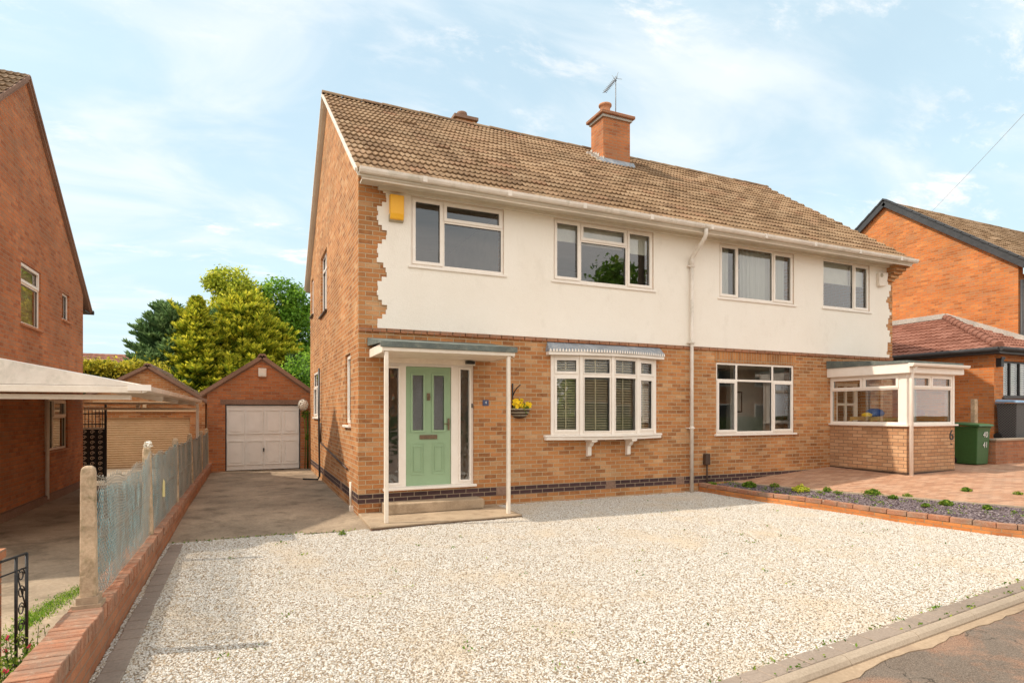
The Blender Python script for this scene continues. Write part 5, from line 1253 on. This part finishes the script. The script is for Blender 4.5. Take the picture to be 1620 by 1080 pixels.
# ------------------------------------------------------------------ trees and hedge
def trunk(mb, base, top, r0, r1, limbs, rr):
    base, top = Vector(base), Vector(top); pts = [base.lerp(top, t/6)+Vector((rr.uniform(-.08, .08), rr.uniform(-.08, .08), 0))*(t > 0) for t in range(7)]
    mb.tube(pts, [r0+(r1-r0)*t/6 for t in range(7)], 8)
    for _ in range(limbs):
        t = rr.uniform(.3, .95); p = base.lerp(top, t); a = rr.uniform(0, 6.28); l = (top-base).length*rr.uniform(.07, .17)
        q = p+Vector((math.cos(a)*l*.8, math.sin(a)*l*.8, l*.6)); m = p.lerp(q, .5)+Vector((0, 0, -.05*l)); mb.tube([p, m, q], [r0*.35, r0*.22, .02], 5)
def broadleaf(name, x, y, z0, lobes, n, size, mat, label, seed, cat='tree', group=None, trunk_h=None, clump=26, cr=.42, limbs=14):
    rr = random.Random(seed); t = thing(name, (x, y, z0), label, cat, group)
    mb = MB(); H = max(l[2]+l[5]*.6 for l in lobes); trunk(mb, (x, y, z0), (x, y, trunk_h or (z0+(H-z0)*.8)), .22, .05, limbs, rr); obj('trunk', mb, M['bark'], t)
    mb = MB(); vol = [l[3]*l[4]*l[5] for l in lobes]; tot = sum(v**.67 for v in vol)
    for l, v in zip(lobes, vol):
        nc = int(n*(v**.67)/tot/clump)
        for _ in range(nc):
            d = Vector((rr.gauss(0, 1), rr.gauss(0, 1), rr.gauss(0, 1))).normalized()
            s_ = rr.uniform(.45, 1.0)**.5*(1+.22*noise.noise(Vector((d.x*2.2+seed, d.y*2.2, d.z*2.2+l[0]))))
            c = Vector((l[0]+d.x*l[3]*s_, l[1]+d.y*l[4]*s_, l[2]+d.z*l[5]*s_)); tint = cl(rr.gauss(.5, .2)+.18*noise.noise(c*.5), 0, 1)
            for _ in range(clump):
                e = Vector((rr.gauss(0, 1), rr.gauss(0, 1), rr.gauss(0, .7))); p = c+e*cr*.5
                nrm = (d*.7+Vector((rr.gauss(0, .7), rr.gauss(0, .7), rr.gauss(0, .7)+.4))).normalized(); a = nrm.cross(Vector((rr.gauss(0, 1), rr.gauss(0, 1), rr.gauss(0, 1)))).normalized(); b = nrm.cross(a)
                s = size*rr.uniform(.6, 1.3); mb.poly([p-a*s*.75, p+b*s*.42, p+a*s*.75, p-b*s*.42], (cl(tint+rr.uniform(-.15, .15), 0, 1), rr.random()))
    obj('crown', mb, mat, t); return t
def conifer(name, x, y, z0, H, Rb, nb, mat, label, seed, pitch=.35, tips=None, leaf=.10, group=None, power=.8, leaders=1, bottom=.12, asym=None):
    rr = random.Random(seed); t = thing(name, (x, y, z0), label, 'tree', group)
    mb = MB(); trunk(mb, (x, y, z0), (x, y, z0+H*.97), .16, .02, 0, rr); obj('trunk', mb, M['bark'], t)
    mb = MB(); V = Vector
    for q in range(leaders):                             # several competing leading shoots at the top
        a = rr.uniform(0, 6.28); b = V((x, y, z0+H*.78)); e = V((x+math.cos(a)*Rb*rr.uniform(.05, .45), y+math.sin(a)*Rb*.3, z0+H*rr.uniform(.90, 1.03)))
        for k in range(90):
            c = b.lerp(e, rr.random()**.8); f = ((e-b).normalized()+V((rr.gauss(0, .5), rr.gauss(0, .5), rr.uniform(0, .4)))).normalized(); wv = f.cross(V((rr.gauss(0, 1), rr.gauss(0, 1), rr.gauss(0, 1)))).normalized()*leaf*.3; l = leaf*rr.uniform(1.2, 2.6)
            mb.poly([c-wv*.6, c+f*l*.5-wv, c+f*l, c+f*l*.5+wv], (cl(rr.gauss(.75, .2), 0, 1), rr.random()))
    for i in range(nb):
        u = bottom+(1-bottom)*rr.random()**.85; r = Rb*(1-u)**power*rr.uniform(.72, 1.12)+.12; az = rr.uniform(0, 2*math.pi)
        if asym: r *= 1+asym[0]*math.cos(az-asym[1])
        base = V((x, y, z0+H*u)); pt = pitch+rr.uniform(-.12, .2)+.55*max(0, u-.75)*4*.5
        d = V((math.cos(az)*math.cos(pt), math.sin(az)*math.cos(pt), math.sin(pt))); side = d.cross(V((0, 0, 1))).normalized(); up = side.cross(d)
        droop = -.12*r
        if rr.random() < .16: r *= rr.uniform(1.1, 1.38); pt += .2
        npz = max(5, int(r/.085))
        for k in range(npz):
            s = .25+.75*(k+rr.random())/npz; c = base+d*r*s+V((0, 0, droop*s*s))
            wd = .34*r*(1-s)*.9+.09
            for q in range(4):
                sd_ = rr.choice((-1, 1)); f = (d*rr.uniform(.5, 1)+side*sd_*rr.uniform(.2, .9)+up*rr.uniform(-.2, .45)).normalized()
                l = wd*rr.uniform(.6, 1.2)+leaf; wv = f.cross(V((rr.gauss(0, 1), rr.gauss(0, 1), rr.gauss(0, 1)))).normalized()*leaf*.26; p = c+side*sd_*wd*.25*rr.random()
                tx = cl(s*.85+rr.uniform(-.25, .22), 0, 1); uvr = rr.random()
                mb.poly([p-wv*.6, p+f*l*.5-wv, p+f*l, p+f*l*.5+wv], (tx, uvr))
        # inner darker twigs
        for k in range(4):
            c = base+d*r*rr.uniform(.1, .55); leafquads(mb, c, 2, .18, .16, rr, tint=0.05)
    obj('crown', mb, mat, t); return t
conifer('conifer_tree', -5.1, 22.5, -.5, 6.9, 3.0, 360, M['leaf_dark'], 'dark blue-green conifer at the left of the tree group', 31, pitch=.70, leaf=.15, power=.5, leaders=9)
conifer('conifer_tree', -3.8, 21.3, -.5, 7.3, 2.6, 680, M['leaf_gold'], 'golden-tipped conifer with the pointed top left of the middle', 32, pitch=.55, leaf=.12, power=.8, leaders=6)
conifer('conifer_tree', -2.3, 20.6, -.5, 4.6, 2.2, 380, M['leaf_gold'], 'lower golden conifer just above the two garage roofs', 33, pitch=.45, leaf=.13, leaders=5)
conifer('conifer_tree', -1.8, 22.4, -.5, 7.5, 3.0, 860, M['leaf_gold'], 'brightest golden conifer, behind the white-doored garage', 34, pitch=.65, leaf=.125, power=.42, leaders=14)
conifer('conifer_tree', -.4, 22.9, -.5, 6.3, 2.5, 400, M['leaf_gold'], 'shorter golden conifer on the right, in front of the round green tree', 37, pitch=.6, leaf=.15, power=.45, leaders=9)
conifer('conifer_tree', -3.0, 23.2, -.5, 7.0, 2.5, 340, M['leaf_dark'], 'thin dark conifer tucked between the two tall golden ones', 35, pitch=.60, leaf=.14, power=.6, leaders=5)
conifer('conifer_tree', .4, 21.9, -.5, 4.8, 1.9, 340, M['leaf_dark'], 'dark conifer low behind the right slope of the white-doored garage', 36, pitch=.5, leaf=.14, power=.6, leaders=4)
broadleaf('broadleaf_tree', -2.4, 27, -.5, [(-2.6, 27, 8.8, 1.2, 1.2, .8), (-1.8, 27, 8.3, .9, .9, .7), (-3.3, 27, 8.9, .5, .6, .45), (-2.3, 27, 7.2, 1.5, 1.2, 1.1), (-1.2, 27, 7.2, 1.1, 1.0, 1.0)], 12000, .13, M['leaf_yellow'], 'tall yellow-green broadleaf tree with an open top', 41, clump=12, cr=.33, limbs=26)
broadleaf('broadleaf_tree', .1, 28, -.5, [(.0, 28, 7.7, 1.8, 1.5, 1.8), (1.5, 28, 6.2, 1.7, 1.5, 2.2), (-1.2, 28, 6.8, 1.5, 1.4, 1.7), (.8, 28, 4, 2.6, 1.8, 2.4)], 30000, .14, M['leaf_green'], 'round fresh green broadleaf tree beside the corner of the semi', 42, limbs=20)
broadleaf('broadleaf_tree', 1.3, 20, -.5, [(1.2, 20, 2.6, 1.7, 1.2, 2.0), (.2, 20, 2.0, 1.2, 1.1, 1.5)], 9000, .10, M['leaf_green'], 'small leafy green tree filling the gap beside the garage', 43, limbs=16)
hd = thing('hedge', (-7, 18, -.5), 'long clipped golden-yellow hedge behind the carport', 'hedge')
mb = MB(); rr = random.Random(5)
mb.box(-11.9, -4.95, 17.6, 18.4, -.4, 3.2)
for k in range(len(mb.f)): mb.uv[k] = (0.0, .2)
for _ in range(900):
    c = Vector((rr.uniform(-12, -4.8), rr.choice((17.55, 17.5, 17.9, 18.3)), rr.uniform(1.6, 3.4))); c.z = rr.choice((c.z, rr.uniform(3.2, 3.5))); tint = cl(rr.gauss(.62, .22), 0, 1)
    for _ in range(26):
        p = c+Vector((rr.gauss(0, .13), rr.gauss(0, .11), rr.gauss(0, .11))); a = Vector((rr.gauss(0, 1), rr.gauss(0, 1), rr.gauss(0, 1)+.5)).normalized(); b = a.cross(Vector((rr.gauss(0, 1), rr.gauss(0, 1), rr.gauss(0, 1)))).normalized(); s = .09*rr.uniform(.6, 1.2)
        mb.poly([p-a*s*.7, p+b*s*.4, p+a*s*.7, p-b*s*.4], (cl(tint+rr.uniform(-.2, .2), 0, 1), rr.random()))
obj('foliage', mb, M['leaf_hedge'], hd)
fh = thing('distant_bungalow', (-10, 32, -.5), 'distant low house of which only the brown tiled roof shows over the hedge', 'house')
mb = MB(); mb.box(-15, -6.5, 28.8, 35, -.6, 3.2); obj('walls', mb, M['brick_red'], fh); slope_roof(fh, -15.3, -6.2, 28.3, 3.0, 32, 5.05, 3.0, M['tile_red'], n=2, roll=.3, seed=7)
tv = MB(); tv.tube([(-7.3, 32, 5.0), (-7.3, 32, 5.35)], .02, 5); tv.tube([(-7.7, 32, 5.3), (-6.9, 32, 5.32)], .015, 4)
for i in range(7): tv.tube([(-7.65+i*.12, 31.8, 5.31), (-7.65+i*.12, 32.2, 5.31)], .01, 4)
obj('television_aerial', tv, M['lead'], fh)
# garden fence closing the view beyond the lawn
gf = thing('garden_fence', (5, 18.2, 0), 'brown wooden panel fence across the back gardens', 'fence')
mb = MB(); x = -4.7
while x < 24: mb.box(x, x+.14, 18.2, 18.22, -.5, 1.5+rnd.uniform(-.01, .01)); x += .15
obj('boards', mb, M['bark'], gf)

# ------------------------------------------------------------------ front-left gate, pier, flowers
pr = MB(); pr.box(-3.40, -3.10, -4.75, -4.45, -.35, .62); pr.box(-3.42, -3.08, -4.77, -4.43, .62, .68)
tag(obj('brick_pier', pr, M['brick_low'], at=(-3.25, -4.6, -.2)), 'red brick gate pier cut off by the left edge of the view', 'pier')
ig = thing('iron_gate', (-3.1, -4.35, -.2), 'black wrought-iron gate standing open beside the brick pier', 'gate')
ga, gb = Vector((-3.10, -4.52, 0)), Vector((-3.02, -4.25, 0))
def gp_(t, z): p = ga.lerp(gb, t); return (p.x, p.y, z)
mb = MB()
for t in (0, .62, 1.0): mb.tube([gp_(t, -.20), gp_(t, .60)], .011, 5)
mb.tube([gp_(0, .60), gp_(1, .60)], .009, 5); mb.tube([gp_(0, .50), gp_(1, .50)], .006, 5); mb.tube([gp_(0, -.15), gp_(1, -.15)], .009, 5)
obj('frame', mb, M['iron'], ig)
mb = MB()
for j in range(5):
    mb.tube([gp_(.81+.12*math.cos(a_)*(1-a_/14), -.02+j*.12+.05*math.sin(a_)*(1-a_/14)) for a_ in [k*.7 for k in range(13)]], .005, 4)
mb.tube([gp_(.62, .50), gp_(1.0, .20)], .005, 4)
obj('scrollwork', mb, M['iron'], ig)
fl = thing('flowering_plant', (-2.98, -4.75, -.2), 'straggly green plant with small pink flowers against the low wall', 'plant')
rr = random.Random(11); st = MB(); lf = MB(); pk = MB()
g = G('pink_petal'); M['pink'] = g.done((.60, .05, .10), .6)
for i in range(46):
    x, y = rr.uniform(-3.12, -2.78), rr.uniform(-5.6, -4.15); h = rr.uniform(.12, .36)*(1.1 if y < -4.6 else .9); tp = Vector((x+rr.uniform(-.08, .08), y+rr.uniform(-.08, .08), -.2+h)); b = Vector((x, y, -.21))
    st.tube([b, b.lerp(tp, .5)+Vector((rr.uniform(-.02, .02), 0, 0)), tp], [.003, .0025, .0015], 4)
    for k in range(24):
        p = b.lerp(tp, rr.uniform(.1, 1)); leafquads(lf, p, 2, .035, .018, rr, tint=rr.uniform(.3, 1))
    if i % 5 == 0: leafquads(pk, tp, 9, .014, .016, rr)
obj('stems', st, M['leaf_weed'], fl); obj('leaves', lf, M['leaf_weed'], fl); obj('flowers', pk, M['pink'], fl)
# grass strip in the neighbour's drive joint
mb = MB(); rr = random.Random(12)
path = [(-3.35, -3.55), (-3.32, -3.0), (-3.25, -2.5), (-3.10, -2.0), (-2.95, -1.5), (-2.78, -1.0)]
for _ in range(5200):
    i = rr.randrange(5); t = rr.random(); (x0, y0), (x1, y1) = path[i], path[i+1]; wd = .07 if 0 < i else .05
    if noise.noise(Vector((x0*3+t, (y0+(y1-y0)*t)*3, 0))) < -.22: continue
    x, y = x0+(x1-x0)*t+rr.gauss(0, wd), y0+(y1-y0)*t+rr.gauss(0, .03); h = rr.uniform(.008, .028); a = rr.uniform(0, 6.28); w = .005
    mb.poly([(x-w*math.cos(a), y-w*math.sin(a), -.222), (x+w*math.cos(a), y+w*math.sin(a), -.222), (x+rr.uniform(-.02, .02), y+rr.uniform(-.02, .02), -.22+h)], (rr.random(), rr.random()))
tag(obj('grass_strip', mb, M['leaf_green']), 'strip of grass growing along the joint of the old concrete drive', 'grass', kind='stuff')
# weeds in the slate bed
def weed(x, y, r, label, seed, mat='leaf_weed', z=None):
    rr = random.Random(seed); z = zr(x, y) if z is None else z; mb = MB()
    for k in range(int(260*r/.1)):
        a = rr.uniform(0, 6.28); q = r*rr.random()**.6; h = r*.9*(1-q/r*.6)*rr.random(); c = (x+q*math.cos(a), y+q*math.sin(a), z+h)
        leafquads(mb, c, 1, .012, .022*(.7+.5*(seed % 3)), rr, tint=rr.random()*.9+.1, el=1.6+.8*(seed % 2))
    return tag(obj('weed', mb, M[mat], at=(x, y, z)), label, 'weed', 'weeds in the slate bed and paving')
weed(7.10, -.14, .09, 'small weed by the brown pipe box at the house wall', 1, z=.10)
weed(7.62, -.62, .13, 'low weed at the narrow top end of the slate bed', 2)
weed(7.95, -.95, .10, 'dark green weed by the paving near the top of the slate bed', 3)
weed(7.95, -1.56, .15, 'largest bright yellow-green weed clump in the slate bed', 4, mat='leaf_yellow')
weed(8.30, -1.85, .06, 'thin weed just right of the largest clump', 5)
weed(8.22, -2.11, .07, 'yellowish weed in the slates between the largest clump and the middle', 6)
weed(8.60, -2.52, .12, 'spreading weed halfway along the slate bed', 7)
weed(8.52, -2.93, .06, 'pale little weed just past the middle of the slate bed', 8)
weed(8.80, -3.0, .075, 'upright dark weed near the paving past the middle of the bed', 9)
weed(8.33, -3.58, .055, 'small weed close behind the planter wall coping', 10)
weed(8.66, -3.7, .08, 'yellow-green weed right of the middle, out in the slates', 11)
weed(8.81, -4.2, .06, 'small weed nearest the right end of the slate bed', 13)
weed(9.95, -3.3, .07, 'flat weed growing between the orange paving blocks', 14)
weed(10.2, -3.94, .07, 'flat weed in the orange paving at the right edge of the view', 15)
weed(-.42, -1.22, .05, 'tiny weed at the corner of the concrete slab and gravel', 12, z=-.06)
mb = MB(); rr = random.Random(77)
for _ in range(150):
    t = rr.random(); i = rr.randrange(5); (x0, y0), (x1, y1) = bw[i], bw[i+1]; (u0, v0), (u1, v1) = bk[i], bk[i+1]; q = rr.uniform(.08, .95)
    x = (x0+(x1-x0)*t)*(1-q)+(u0+(u1-u0)*t)*q; y = (y0+(y1-y0)*t)*(1-q)+(v0+(v1-v0)*t)*q; z = zr(x, y); h = rr.uniform(.01, .07)*rr.random()
    for k in range(rr.randrange(2, 14)): leafquads(mb, (x+rr.gauss(0, .02), y+rr.gauss(0, .02), z+h*rr.random()+.012), 1, .012, rr.uniform(.012, .026), rr, tint=rr.random())
tag(obj('bed_seedlings', mb, M['leaf_weed']), 'tiny seedlings and moss dotted through the purple slate chippings', 'seedlings', kind='stuff')
mb = MB(); mb.tube([(9.4, -.35, .27), (9.43, -.36, .42), (9.5, -.34, .55)], .004, 4); tag(obj('dead_stem', mb, M['wood_yellow'], at=(9.4, -.35, .27)), 'single thin straw-coloured dead stem by the house wall beside the porch', 'weed')
# scattered weeds and dead leaves on gravel
mb = MB(); rr = random.Random(14)
for _ in range(70):
    x = rr.uniform(-2, 7.2); y = rr.uniform(-6.3, -.4)
    if x < 2.5 and y > -1.4 or x > rx(y)-.1: continue
    for k in range(rr.randrange(2, 9)): leafquads(mb, (x+rr.gauss(0, .04), y+rr.gauss(0, .04), zg(x, y)+.03), 1, .012, .018, rr, tint=rr.random())
for _ in range(240):
    x = rr.uniform(-1, 9); y = road_in(x)+rr.choice((.03, .17))+rr.gauss(0, .015); leafquads(mb, (x, y, zg(x, y)+.02), 2, .015, .018, rr, tint=rr.random())
for _ in range(120):
    x = rr.uniform(-2.5, -.2); y = -.9+rr.gauss(0, .03)-.1*(x > -.9); leafquads(mb, (x, y, zg(x, y)+.015), 2, .012, .016, rr, tint=rr.random())
tag(obj('gravel_weeds', mb, M['leaf_weed']), 'specks of moss and seedlings scattered over the gravel and kerb joints', 'moss', kind='stuff')

# ------------------------------------------------------------------ overhead cables and their pole
pole = thing('telegraph_pole', (9.9, -5.95, -.1), 'wooden telegraph pole at the roadside by the paved drive', 'pole')
mb = MB(); mb.tube([(9.9, -5.95, -.3), (9.9, -5.95, 8.1)], [.15, .10], 10); obj('post', mb, M['bark'], pole)
def cable(a, b, sag, label):
    a, b = Vector(a), Vector(b); mb = MB(); mb.tube([a.lerp(b, t/24)+Vector((0, 0, -sag*4*(t/24)*(1-t/24))) for t in range(25)], .0045, 5, smooth=True)
    tag(obj('overhead_cable', mb, M['grey_plastic'], at=tuple(a)), label, 'cable', 'overhead cables')
cable((21.2, 3.85, 8.95), (9.9, -5.95, 7.95), .05, 'thin black cable rising to the right from the roof of the orange brick house')

# ------------------------------------------------------------------ across the road (seen only as reflections in the glass)
for x0_, lab in ((6, 'brick house facing across the road, nearer the left'), (28, 'brick house facing across the road, further to the right')):
    oh = thing('facing_house', (x0_+6, -29, 0), lab, 'house')
    mb = MB(); mb.box(x0_, x0_+13, -33, -27, -.3, 5.2); obj('walls', mb, M['brick_red'], oh); slope_roof(oh, x0_-.2, x0_+13.2, -33.5, 5.1, -30, 7.8, 5.1, M['tile_dull'], n=2, roll=.3, seed=21)
    for x in (1.5, 5, 9):
        for z in (1, 3.7):
            mb = MB(); mb.box(x0_+x, x0_+x+2, -27, -26.95, z, z+1.3); w = obj('window', mb, M['upvc'], oh)
            mb = MB(); mb.box(x0_+x+.1, x0_+x+1.9, -26.949, -26.93, z+.1, z+1.2); obj('pane', mb, M['black'], w)
for i, (x, y, h, lab) in enumerate(((22, -26, 12.6, 'tall leafy tree across the road between the two facing houses'), (2, -26, 6, 'leafy tree across the road at the far left'))):
    broadleaf('street_tree', x, y, -.1, [(x, y, h-4.2, 2.6, 2.2, 3.0), (x+.8, y, h-1.8, 1.8, 1.5, 1.6)], 5000, .30, M['leaf_green'], lab, 60+i, clump=16, cr=.8)
mb = MB(); mb.box(-15, 60, -21.2, -20.6, -.3, 1.3); hg = tag(obj('front_hedge', mb, M['grass']), 'clipped green hedge across the road', 'hedge')
